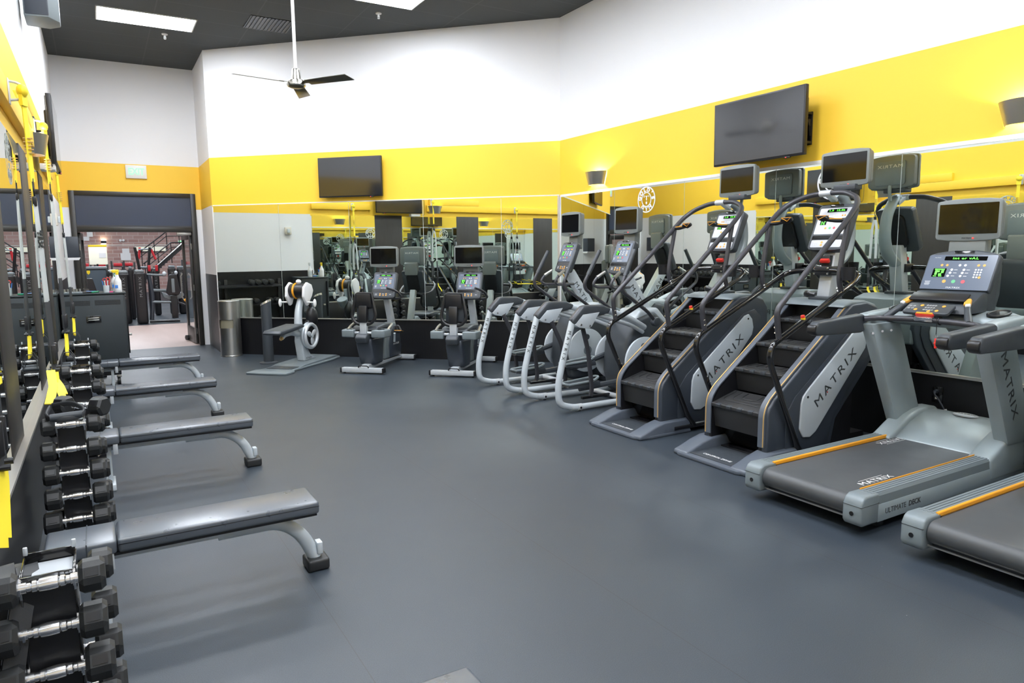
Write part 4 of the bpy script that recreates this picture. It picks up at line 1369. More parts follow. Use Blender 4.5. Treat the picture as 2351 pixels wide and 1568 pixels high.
        # handlebar: thick padded grip then curved arm into the console base
        g = MB().prism([(0.655, 1.055), (0.665, 1.098), (0.70, 1.128), (1.20, 1.158), (1.235, 1.145), (1.235, 1.03), (1.19, 1.02), (0.74, 1.028), (0.69, 1.03)], s * 0.44 - 0.036, s * 0.44 + 0.036, 'y', 0.016, None, 3).build('handlebar', M['dgrey'], t)
        MB().prism([(0.650, 1.058), (0.655, 1.095), (0.675, 1.112), (0.70, 1.04), (0.685, 1.032)], s * 0.44 - 0.034, s * 0.44 + 0.034, 'y', 0.008).build('end_cap', M['black'], g)
        arm = MB().prism([(1.225, 1.03), (1.225, 1.158), (1.40, 1.175), (1.60, 1.185), (1.74, 1.16), (1.74, 1.08), (1.56, 1.055), (1.44, 1.035), (1.33, 1.012)], s * 0.425 - 0.055, s * 0.425 + 0.05, 'y', 0.026, None, 3)
        arm.build('handlebar_arm', M['tgrey'], t)
    # console base with cup recesses
    base = MB().prism([(1.42, 1.10), (1.44, 1.165), (1.62, 1.20), (1.80, 1.16), (1.80, 1.09), (1.70, 1.05)], -0.40, 0.40, 'y', 0.025, None, 3).build('console_base', M['tgrey'], t)
    for s in (-1, 1):
        m = Matrix.Translation((1.54, s * 0.335, 1.195)) @ RY(-0.16)
        MB().ring((0, 0, 0), 0.058, 0.008, m, 24, 6, 1.5, 1.0).build('cup_rim', M['black'], base)
        MB().lathe([(0, 0.002), (0.055, 0.002), (0.055, -0.01), (0, -0.01)], (0, 0, 0), 24, m @ Matrix.Diagonal((1.5, 1, 1, 1))).build('cup_well', M['gblack'], base)
    MB().prism([(1.36, 1.185), (1.405, 1.25), (1.55, 1.325), (1.62, 1.33), (1.62, 1.19)], -0.225, 0.225, 'y', 0.014).build('tray', M['dgrey'], t)
    MB().prism([(1.40, 1.262), (1.47, 1.31), (1.46, 1.322), (1.39, 1.275)], -0.19, 0.19, 'y', 0.004).build('tray_lip', M['black'], t)
    m = facing((1.305, 0.0, 1.222), math.radians(62))
    kp = MB().prism(rrect(0.31, 0.125, 0.02), -0.022, 0, 'z', 0.006, m).build('lower_keypad', M['dgrey'], t)
    a = MB()
    for x, y in ((-0.055, 0.03), (-0.075, -0.025), (0.09, 0.03), (0.07, -0.03), (0.02, -0.04)):
        a.prism(hexagon(0.012, 12), 0, 0.002, 'z', 0, m @ Matrix.Translation((x, y, 0)))
    a.build('amber_button', M['btno'], kp)
    a = MB()
    for i in range(4):
        for j in range(3):
            a.ring(m @ V((-0.02 + 0.018 * i, 0.035 - 0.028 * j, 0.0)), 0.006, 0.0012, m.to_3x3().to_4x4(), 10, 4)
    for i in range(2):
        for j in range(2):
            a.ring(m @ V((-0.13 + 0.026 * i, 0.02 - 0.028 * j, 0.0)), 0.007, 0.0012, m.to_3x3().to_4x4(), 10, 4)
    a.build('number_key', M['btnw'], kp)
    MB().tube([(1.20, 0.40, 1.125), (1.265, 0.34, 1.132), (1.275, 0.15, 1.140), (1.285, 0, 1.142), (1.275, -0.15, 1.140), (1.265, -0.34, 1.132), (1.20, -0.40, 1.125)], 0.021, 0.12, 12).build('crossbar', M['sblack'], t)
    MB().box((1.262, 0.0, 1.152), (0.045, 0.13, 0.035), 0.012, RY(-0.4)).build('pulse_plate', M['chrome'], t)
    for s in (-1, 1):
        g = MB().tube([(1.27, s * 0.285, 1.138), (1.33, s * 0.245, 1.19), (1.40, s * 0.205, 1.245)], [0.024, 0.020], 0.03, 12).build('sensor_grip', M['dgrey'], t)
        MB().box((1.41, s * 0.20, 1.265), (0.075, 0.045, 0.028), 0.011, RY(-0.5) @ RZ(s * -0.35)).build('speed_pad', M['btno'], g)
        MB().box((1.385, s * 0.215, 1.252), (0.05, 0.032, 0.02), 0.006, RY(-0.5) @ RZ(s * -0.35)).build('speed_symbol', M['white'], g)
    k = MB().box((1.262, -0.005, 1.182), (0.035, 0.125, 0.022), 0.008, RY(-0.5)).build('safety_key', M['red'], t)
    MB().box((1.250, -0.005, 1.190), (0.014, 0.11, 0.012), 0.004, RY(-0.5)).build('key_label', M['orange'], k)
    c = MB().tube([(1.262, -0.085, 1.165), (1.256, -0.09, 1.09), (1.255, -0.09, 1.05)], 0.0025, 0.01, 6).ring((1.285, -0.095, 1.141), 0.024, 0.006, RX(PI / 2), 14, 6).build('safety_cord', M['black'], t)
    MB().ring((1.255, -0.09, 1.035), 0.012, 0.0018, RY(PI / 2) @ RX(0.3), 16, 5).build('key_ring', M['chrome'], c)
    MB().bb(1.248, 1.262, -0.100, -0.083, 0.955, 1.025, 0.004).bb(1.246, 1.264, -0.112, -0.08, 0.985, 0.998, 0.003).build('safety_clip', M['red'], c)
    # upper console
    tl = math.radians(27)
    o = V((1.655, 0.0, 1.462))
    m = facing(o, tl)
    w, h = 0.475, 0.285
    c = MB().prism([(-w / 2 - 0.0, -h / 2), (w / 2, -h / 2), (w / 2 + 0.004, h / 2 - 0.01), (w * 0.40, h / 2 + 0.012), (w * 0.18, h / 2 + 0.030), (-w * 0.18, h / 2 + 0.030), (-w * 0.40, h / 2 + 0.012), (-w / 2 - 0.004, h / 2 - 0.01)], -0.055, 0, 'z', 0.014, m, 3).build('console', M['dgrey'], t)
    keypad(t, m @ Matrix.Translation((0, -0.004, 0.0005)), w * 0.96, h * 0.95, True, 'int er vAL')
    MB().prism(rrect(0.135, 0.022, 0.004), -0.02, 0.004, 'z', 0.002, m @ Matrix.Translation((0.0, h / 2 + 0.012, 0))).build('handset_slot', M['gblack'], c)
    MB().prism([(1.60, 1.19), (1.57, 1.31), (1.62, 1.345), (1.72, 1.40), (1.80, 1.46), (1.84, 1.55), (1.87, 1.52), (1.86, 1.30), (1.78, 1.12)], -0.19, 0.19, 'y', 0.03, None, 3).build('console_neck', M['dgrey'], t)
    MB().prism([(1.735, 1.56), (1.745, 1.70), (1.80, 1.74), (1.83, 1.72), (1.83, 1.50)], -0.125, 0.125, 'y', 0.012).build('monitor_neck', M['bezel'], t)
    monitor(t, (1.735, 0.0, 1.828), 0.435, 0.275, 0.075, math.radians(1))
    return t


tm = treadmill()
tm.location = (3.60, 2.665, 0)
tm['label'] = 'grey treadmill shown whole, standing next to the stair climber'
dup(tm, (3.585, 1.605, 0), 0, 'grey treadmill cut off by the picture edge, with only its rear left part showing')

# ------------------------------------------------------------------ stair climbers
def climber():
    t = thing('stair_climber', '', 'stair climber', (0, 0, 0), 0, 'stair climbers with grey side shields')
    # base platform with raised wings
    MB().prism([(0.0, -0.30), (0.0, 0.30), (0.05, 0.36), (0.14, 0.375), (0.62, 0.375), (0.62, -0.375), (0.14, -0.375), (0.05, -0.36)], 0.0, 0.032, 'z', 0.012).build('base_platform', M['basegrey'], t)
    p = MB().bb(0.055, 0.46, -0.235, 0.235, 0.03, 0.038, 0.003).build('entry_plate', M['dgrey'], t)
    MB().text('CONTROL ZONE', 0.036, frame((0.125, 0.0, 0.039), (0, -1, 0), (1, 0, 0)), 0.0006, 1.0, bold=0.0008).build('lettering', M['ltext'], p)
    for s in (-1, 1):
        poly = [(0.02, 0.0), (0.02, 0.038), (0.10, 0.062), (0.20, 0.098), (0.31, 0.125), (0.62, 0.128), (0.62, 0.0)]
        a, b = sorted((s * 0.215, s * 0.37))
        MB().prism(poly, a, b, 'y', 0.016, None, 3).build('wing', M['basegrey'], t)
    # side shells
    prof = [(0.305, 0.10), (0.305, 0.40), (0.325, 0.46), (0.385, 0.525), (0.96, 0.95), (1.20, 1.145), (1.27, 1.19), (1.46, 1.20), (1.60, 1.16), (1.665, 1.08), (1.67, 0.93), (1.62, 0.79), (1.46, 0.62), (1.12, 0.28), (1.06, 0.05), (0.52, 0.05)]
    for s in (-1, 1):
        a, b = sorted((s * 0.262, s * 0.318))
        sh = MB().prism(prof, a, b, 'y', 0.016, None, 3).build('side_shell', M['slate'], t)
        rise = [(0.50, 0.06), (0.505, 0.40), (0.60, 0.52), (1.32, 1.04), (1.47, 1.07), (1.56, 1.0), (1.57, 0.88), (1.50, 0.76), (1.36, 0.61), (1.06, 0.30), (1.0, 0.06)]
        a, b = sorted((s * 0.315, s * 0.328))
        MB().prism(rise, a, b, 'y', 0.008).build('shell_face', M['slate'], sh)
        ins = [(0.645, 0.26), (0.655, 0.46), (0.675, 0.515), (0.725, 0.56), (1.32, 1.015), (1.375, 1.03), (1.425, 0.98), (1.445, 0.90), (1.43, 0.83), (0.84, 0.215), (0.77, 0.18), (0.69, 0.19)]
        a, b = sorted((s * 0.325, s * 0.342))
        g = MB().prism(ins, a, b, 'y', 0.010, None, 3).build('side_shield', M['lgrey'], t)
        d = V((0.77, 0, 0.64)).normalized()
        if s < 0:
            m = frame((1.055, -0.3425, 0.625), d, (-d.z, 0, d.x))
        else:
            m = frame((1.055, 0.3425, 0.625), -d, (-d.z, 0, d.x))
        MB().text('MATRIX', 0.105, m, 0.0008, 1.35, 1.3).build('lettering', M['dtext'], g)
        MB().ell(m @ V((-0.142, -0.02, 0.0005)), (0.006, 0.003, 0.007), 8).build('red_dot', M['red'], g)
        yy = s * 0.3425
        a = MB()
        for x, z in ((0.725, 0.505), (1.365, 0.985)):
            a.cyl((x, yy - s * 0.004, z), (x, yy + s * 0.001, z), 0.010, n=14)
        a.build('screw', M['black'], g)
        # pale edge trim and gold stripe following the front edge
        path = [(0.300, 0.155), (0.300, 0.40), (0.322, 0.466), (0.380, 0.532), (0.955, 0.957), (1.235, 1.178)]
        pts = fillet([V((x, s * 0.266, z)) for x, z in path], 0.06)
        MB().ribbon(pts, (0, 1, 0), 0.058, 0.010).build('edge_trim', M['basegrey'], t)
        pts = fillet([V((x - 0.006, s * 0.287, z + 0.005)) for x, z in path], 0.06)
        MB().tube(pts, 0.0048, 0, 6).build('accent_stripe', M['gold'], t)
        # inner skirt below the stairs
        a, b = sorted((s * 0.236, s * 0.262))
        MB().prism([(0.31, 0.06), (0.31, 0.40), (0.40, 0.52), (1.22, 1.15), (1.4, 1.15), (1.4, 0.06)], a, b, 'y').build('inner_skirt', M['black'], t)
    # stairs
    st = [((0.305, 0.413), (0.568, 0.483), 0.20), ((0.560, 0.676), (0.83, 0.684), 0.19), ((0.808, 0.866), (1.09, 0.878), 0.18), ((1.10, 1.052), (1.38, 1.07), 0.18)]
    for (x0, z0), (x1, z1), dz in st:
        p = MB().prism([(x0, z0), (x1, z1), (x1 + 0.02, z1 - 0.03), (x0 + 0.07, z0 - dz), (x0 + 0.04, z0 - dz), (x0 + 0.012, z0 - 0.035), (x0 - 0.004, z0 - 0.030), (x0 - 0.006, z0 - 0.004)], -0.234, 0.234, 'y', 0.003).build('step', M['step'], t)
        for i in range(4):
            MB().box((x0 + 0.004, -0.16 + i * 0.107, z0 - 0.010), (0.034, 0.045, 0.026), 0.004, RY(-math.atan2(z1 - z0, x1 - x0))).build('nosing_rib', M['dgrey'], p)
        g = MB()
        dx, dz_ = x1 - x0, z1 - z0
        for k in (0.28, 0.42, 0.56):
            hw = 0.20 - (k - 0.28) * 0.45
            f = lambda q: (x0 + dx * q, z0 + dz_ * q + 0.0015)
            a, b = f(k), f(0.92)
            g.tube([(b[0], -hw, b[1]), (a[0], -hw, a[1]), (a[0], hw, a[1]), (b[0], hw, b[1])], 0.0035, 0.05, 6)
        g.build('tread_groove', M['rubber'], p)
    MB().prism([(0.36, 0.30), (0.50, 0.06), (0.54, 0.06), (0.42, 0.34)], -0.234, 0.234, 'y').build('lower_apron', M['gblack'], t)
    MB().bb(0.40, 1.40, -0.234, 0.234, 0.03, 0.05).build('floor_pan', M['gblack'], t)
    # top housing
    h = MB().prism([(1.18, 1.165), (1.21, 1.195), (1.29, 1.215), (1.46, 1.215), (1.60, 1.18), (1.67, 1.09), (1.67, 0.80), (1.55, 0.78), (1.50, 1.05), (1.30, 1.17)], -0.30, 0.30, 'y', 0.022, None, 3).build('top_housing', M['mgrey'], t)
    MB().bb(1.30, 1.52, -0.235, 0.235, 0.60, 1.16).build('drive_cover', M['black'], t)
    MB().text('MATRIX', 0.07, frame((1.672, 0, 0.98), (0, 1, 0), (0, 0, 1)), 0.0008, 1.4, 1.2).build('lettering', M['dtext'], h)
    # column, console and screen arm
    MB().bb(1.27, 1.45, -0.10, 0.10, 1.21, 1.24, 0.008).build('column_foot', M['dgrey'], t)
    MB().prism([(1.325, 1.235), (1.425, 1.235), (1.50, 1.66), (1.40, 1.66)], -0.058, 0.058, 'y', 0.008).build('column', M['silver'], t)
    MB().tube([(1.30, 0.13, 1.255), (1.27, 0.09, 1.26), (1.28, 0.04, 1.252)], [0.03, 0.016], 0.02, 10).build('drape', M['black'], t)
    b = MB().bb(1.345, 1.40, -0.04, 0.04, 1.46, 1.58, 0.006).build('clip_holder', M['black'], t)
    MB().box((1.335, -0.0, 1.535), (0.03, 0.085, 0.035), 0.008, RY(-0.5)).build('safety_clip', M['red'], b)
    MB().tube([(1.332, 0.045, 1.53), (1.32, 0.04, 1.49), (1.33, 0.02, 1.475)], 0.003, 0.01, 6).build('cord', M['black'], b)
    console(t, (1.395, 0.0, 1.815), 0.335, 0.405, 0.07, math.radians(23), '1.0  15.0h', True)
    MB().tube([(1.47, 0, 1.50), (1.60, 0, 1.58), (1.655, 0, 1.72), (1.64, 0, 1.92), (1.545, 0.0, 2.06), (1.47, 0.02, 2.085)], [0.045, 0.034], 0.12, 12, None, 1.3).build('screen_arm', M['tgrey'], t)
    monitor(t, (1.535, 0.0, 2.300), 0.44, 0.285, 0.08, math.radians(0.5))
    MB().tube([(1.60, 0.0, 2.05), (1.62, 0, 2.14), (1.60, 0.0, 2.22)], 0.016, 0.04).build('screen_post', M['tgrey'], t)
    MB().bb(1.50, 1.60, -0.13, 0.07, 2.12, 2.165, 0.006).build('tuner_box', M['dgrey'], t)
    # lower black rail: one bent tube round the front
    def half(s):
        return [(0.66, s * 0.365, 0.06), (0.59, s * 0.365, 0.14), (0.238, s * 0.365, 0.84), (0.262, s * 0.365, 0.945), (1.20, s * 0.365, 1.37), (1.30, s * 0.345, 1.43), (1.315, s * 0.22, 1.452), (1.31, s * 0.08, 1.455)]
    MB().tube(half(-1) + half(1)[::-1], 0.0225, 0.10, 14).build('lower_handrail', M['gblack'], t)
    MB().bb(1.29, 1.42, -0.072, 0.072, 1.415, 1.49, 0.004).build('rail_bracket', M['black'], t)
    bolt(t, [(1.29, y, z) for y in (-0.062, 0.062) for z in (1.43, 1.475)], (-1, 0, 0))
    def up(s):
        return [(0.335, s * 0.365, 0.985), (0.312, s * 0.365, 1.10), (0.30, s * 0.365, 1.20), (1.09, s * 0.365, 1.868), (1.20, s * 0.355, 1.965), (1.285, s * 0.30, 2.035), (1.335, s * 0.16, 2.085), (1.345, s * 0.05, 2.09)]
    MB().tube(up(-1) + up(1)[::-1], 0.0215, 0.07, 14).build('upper_handrail', M['sblack'], t)
    MB().tube([(1.345, 0.075, 2.09), (1.345, -0.03, 2.09)], 0.027, 0, 16).box((1.41, 0.02, 2.06), (0.12, 0.06, 0.03), 0.008, RY(0.5)).build('rail_clamp', M['silver'], t)
    for s in (-1, 1):
        MB().tube([(1.045, s * 0.365, 1.285), (1.00, s * 0.365, 1.40), (1.035, s * 0.365, 1.62), (1.085, s * 0.365, 1.86)], 0.0205, 0.08, 12).build('rail_strut', M['sblack'], t)
        bolt(t, [(0.322, s * 0.345, 1.03), (0.316, s * 0.345, 1.07), (0.36, s * 0.345, 0.60), (0.40, s * 0.345, 0.55), (1.02, s * 0.345, 1.33), (1.03, s * 0.345, 1.31)], (-1, 0, 0.3), 0.008)
        c = MB().lathe([(0, -0.05), (0.046, -0.05), (0.052, 0.05), (0.048, 0.05), (0.043, -0.04), (0, -0.04)], (1.005, s * 0.440, 1.445), 24).bb(0.99, 1.02, s * 0.40 - 0.02, s * 0.40 + 0.02, 1.41, 1.47)
        c.build('cup_holder', M['black'], t)
        g = MB().tube([(1.075, s * 0.36, 1.855), (1.07, s * 0.29, 1.850), (1.055, s * 0.19, 1.865)], 0.017, 0.03, 12).build('hand_grip', M['black'], t)
        MB().prism([(-0.06, -0.012), (0.0, -0.035), (0.05, -0.01), (0.045, 0.02), (-0.05, 0.012)], -0.014, 0.014, 'z', 0.008, frame((1.05, s * 0.165, 1.878), (0.2, -s, 0.0), (-0.5, -0.1 * s, 0.8))).build('grip_pad', M['black'], g)
        MB().tube([V((1.036, s * 0.165, 1.885)) + V(d) for d in ((-0.004, s * 0.045, 0.008), (-0.006, s * -0.05, 0.010), (-0.012, s * -0.02, -0.022), (-0.004, s * 0.045, 0.008))], 0.0022, 0, 6).tube([(1.058, s * 0.33, 1.864), (1.045, s * 0.23, 1.868)], 0.004, 0, 6).build('grip_outline', M['orange'], g)
        MB().tube([(0.42, s * 0.352, 0.055), (1.15, s * 0.352, 0.055)], 0.026, 0, 12).build('floor_bar', M['black'], t)
    s = -1
    MB().cyl((0.60, s * 0.365, 1.110), (0.595, s * 0.365, 1.128), 0.017, n=16).build('stop_button_base', M['yplastic'], t)
    MB().cyl((0.595, s * 0.365, 1.126), (0.590, s * 0.365, 1.146), 0.017, 0.015, 16, 0.003).build('stop_button', M['red'], t)
    MB().bb(1.05, 1.70, -0.20, 0.20, 0.0, 0.06, 0.01).build('rear_foot', M['dgrey'], t)
    MB().bb(0.62, 1.6, -0.25, 0.25, 0.05, 0.10).build('chassis', M['black'], t)
    return t


cl = climber()
cl.location = (3.90, 3.715, 0)
cl['label'] = 'dark stair climber standing beside the treadmill, its step clear at the bottom'
dup(cl, (3.905, 4.865, 0), 0, 'dark stair climber standing beside the ellipticals, behind the other stair climber')

# ------------------------------------------------------------------ ellipticals
def elliptical():
    t = thing('elliptical_trainer', '', 'elliptical trainer', (0, 0, 0), 0, 'ellipticals with curved grey rear frames')
    for s in (-1, 1):
        y = s * 0.33
        r = MB().tube([(0.27, y, 0.040), (0.17, y, 0.05), (0.025, y, 0.095), (0.012, y, 0.30), (0.06, y, 0.50), (0.19, y, 0.935)], 0.034, 0.13, 14).build('rear_tube', M['lgrey'], t)
        MB().text('MATRIX', 0.052, frame((0.092, y - 0.0345, 0.70), (-0.30, 0, -1), (1, 0, -0.30)), 0.0006, 1.0, 1.9).build('lettering', M['dtext'], r)
        MB().tube([(0.25, y, 0.040), (1.30, y * 0.95, 0.038)], 0.032, 0, 14).build('base_tube', M['lgrey'], t)
        MB().tube([(0.245, y, 0.040), (0.305, y, 0.040)], 0.0375, 0, 14).tube([(0.17, y, 0.05), (0.185, y, 0.048)], 0.036, 0, 14).build('tube_joint', M['silver'], t)
        MB().cyl((0.275, y, 0.018), (0.275, y, 0.0), 0.02, n=12).build('foot', M['rubber'], t)
        MB().cyl((0.275, y - 0.036, 0.04), (0.275, y - 0.040, 0.04), 0.012, n=12).build('bolt_hole', M['black'], t)
        sh = MB().prism([(0.165, 0.915), (0.160, 0.955), (0.30, 1.085), (0.345, 1.092), (0.56, 1.085), (0.66, 1.045), (0.63, 0.995), (0.45, 0.965), (0.30, 0.975), (0.215, 0.895)], y - 0.045, y + 0.045, 'y', 0.020, None, 3).build('shoulder_cover', M['dgrey'], t)
        MB().prism([(0.165, 0.918), (0.155, 0.955), (0.298, 1.088), (0.318, 1.072), (0.20, 0.90)], y - 0.032, y + 0.032, 'y', 0.012).build('cap_strip', M['sblack'], sh)
        MB().prism([(0.19, 0.90), (0.29, 1.0), (0.50, 1.015), (0.40, 0.875), (0.365, 0.852), (0.245, 0.87)], y - 0.050, y + 0.050, 'y', 0.004).build('joint_plate', M['lgrey'], t)
        bolt(t, [(0.262, y - 0.050, 0.898), (0.372, y - 0.050, 0.882)], (0, -1, 0), 0.014)
        MB().tube([(0.60, y, 1.03), (0.80, y * 0.98, 0.975), (1.0, y * 0.9, 0.90), (1.22, y * 0.72, 0.80)], 0.034, 0.2, 14).build('upper_arm', M['lgrey'], t)
        MB().tube([(0.50, y, 0.985), (0.78, y * 0.98, 0.905), (1.0, y * 0.9, 0.84), (1.2, y * 0.72, 0.75)], 0.023, 0.2, 12).build('lower_arm', M['silver'], t)
        yl = s * 0.285
        dx = 0.0 if s < 0 else 0.06
        MB().tube([(0.345, yl, 0.875), (0.42 + dx, yl, 0.62), (0.475 + dx, yl, 0.20), (0.455 + dx, yl, 0.125)], 0.027, 0.06, 8, None, 0.7).build('swing_link', M['sblack'], t)
        # pedals
        zp, xp = (0.225, 0.24) if s < 0 else (0.385, 0.42)
        yp = s * 0.155
        rim = [(xp - 0.02, yp - 0.07, zp + 0.03), (xp - 0.03, yp, zp + 0.035), (xp - 0.02, yp + 0.07, zp + 0.03), (xp + 0.30, yp + 0.08, zp + 0.05), (xp + 0.40, yp + 0.03, zp + 0.075), (xp + 0.40, yp - 0.03, zp + 0.075), (xp + 0.30, yp - 0.08, zp + 0.05)]
        pd = MB().prism([(xp - 0.03, zp), (xp - 0.01, zp + 0.025), (xp + 0.38, zp + 0.045), (xp + 0.40, zp - 0.01), (xp + 0.20, zp - 0.03)], yp - 0.075, yp + 0.075, 'y', 0.012).build('pedal', M['dgrey'], t)
        cc = fillet([V(p) for p in rim + rim[:1]], 0.06)[:-1]
        MB().tube(cc, 0.014, 0, 8, closed=True).build('pedal_rim', M['mgrey'], pd)
        MB().tube([(xp + 0.15, yp + s * 0.02, zp - 0.03), (1.12, yp + s * 0.06, 0.36 + (0.12 if s > 0 else -0.12))], 0.032, 0, 8, None, 0.8).build('pedal_arm', M['dgrey'], t)
        # drive disc
        zc, xc = 0.43, 1.205
        yd = s * 0.265
        d = MB().lathe([(0, -0.02), (0.25, -0.02), (0.268, -0.012), (0.268, 0.012), (0.25, 0.02), (0, 0.02)], (xc, yd, zc), 36, RX(PI / 2)).build('drive_disc', M['lgrey'], t)
        MB().cyl((xc, yd, zc), (xc, yd + s * 0.035, zc), 0.055, n=20).build('hub', M['mgrey'], d)
        MB().cyl((xc - 0.03, yd + s * 0.02, zc + (0.17 if s < 0 else -0.17)), (xc - 0.03, yd + s * 0.06, zc + (0.17 if s < 0 else -0.17)), 0.035, n=16).build('crank_pin', M['dgrey'], d)
        # moving handle
        hh = MB().tube([(1.02, s * 0.30, 1.64), (0.86, s * 0.325, 1.345), (0.825, s * 0.33, 1.275), (0.845, s * 0.33, 1.205), (1.20, s * 0.325, 0.975), (1.33, s * 0.30, 0.86)], 0.0195, 0.07, 12).build('moving_handle', M['sblack'], t)
        MB().tube([(1.022, s * 0.30, 1.645), (0.875, s * 0.322, 1.373)], [0.022, 0.025], 0, 12).build('foam_grip', M['dgrey'], hh)
        MB().cyl((1.33, s * 0.27, 0.86), (1.33, s * 0.335, 0.86), 0.05, n=18, bev=0.008).build('pivot', M['dgrey'], t)
        # fixed pulse handle
        fh = MB().tube([(0.965, s * 0.13, 1.405), (0.86, s * 0.15, 1.34), (0.815, s * 0.155, 1.27), (0.86, s * 0.14, 1.238), (1.16, s * 0.06, 1.235)], 0.0155, 0.05, 10).build('pulse_handle', M['sblack'], t)
        MB().tube([(0.968, s * 0.13, 1.407), (0.868, s * 0.149, 1.345)], [0.016, 0.021], 0, 12).build('pulse_sensor', M['steel'], fh)
    MB().tube([(0.95, -0.33, 0.038), (0.95, 0.33, 0.038)], 0.03, 0, 12).build('cross_tube', M['silver'], t)
    MB().bb(0.55, 1.0, -0.02, 0.02, 0.03, 0.06, 0.006).build('track', M['black'], t)
    sh = MB().prism([(1.05, 0.06), (0.98, 0.30), (1.0, 0.62), (1.16, 0.90), (1.42, 0.97), (1.62, 0.80), (1.66, 0.30), (1.58, 0.06)], -0.20, 0.20, 'y', 0.05, None, 3).build('drive_shroud', M['dgrey'], t)
    MB().prism([(1.14, 0.86), (1.22, 0.99), (1.48, 1.0), (1.66, 0.82), (1.5, 0.80), (1.34, 0.92)], -0.175, 0.175, 'y', 0.03, None, 3).build('shroud_top', M['lgrey'], sh)
    MB().bb(1.52, 1.72, -0.33, 0.33, 0.0, 0.06, 0.01).build('front_foot', M['dgrey'], t)
    c = MB().prism([(1.08, 1.36), (1.18, 1.42), (1.62, 0.80), (1.50, 0.74)], -0.05, 0.05, 'y', 0.010).build('column', M['lgrey'], t)
    d = V((1.52 - 1.10, 0, 0.76 - 1.37)).normalized()
    for s in (-1, 1):
        m = frame((1.315, s * 0.0506, 1.08), d * (1 if s < 0 else 1), (0.76, 0, 0.52) if s < 0 else (-0.76, 0, -0.52))
        MB().text('MATRIX', 0.075, m, 0.0007, 1.35, 1.25).build('lettering', M['dtext'], c)
    console(t, (1.085, 0.0, 1.570), 0.31, 0.38, 0.06, math.radians(22), 'FAt burn')
    MB().prism([(1.19, 1.70), (1.20, 1.84), (1.25, 1.88), (1.28, 1.86), (1.27, 1.66)], -0.095, 0.095, 'y', 0.012).build('monitor_neck', M['bezel'], t)
    monitor(t, (1.150, 0.0, 1.968), 0.395, 0.275, 0.08, math.radians(1))
    return t


el = elliptical()
el.location = (3.90, 6.06, 0)
el['label'] = 'elliptical trainer with grey arched rear tubes standing beside the stair climber'
dup(el, (3.90, 7.12, 0), 0, 'elliptical trainer with grey arched rear tubes standing beside the upright bikes')

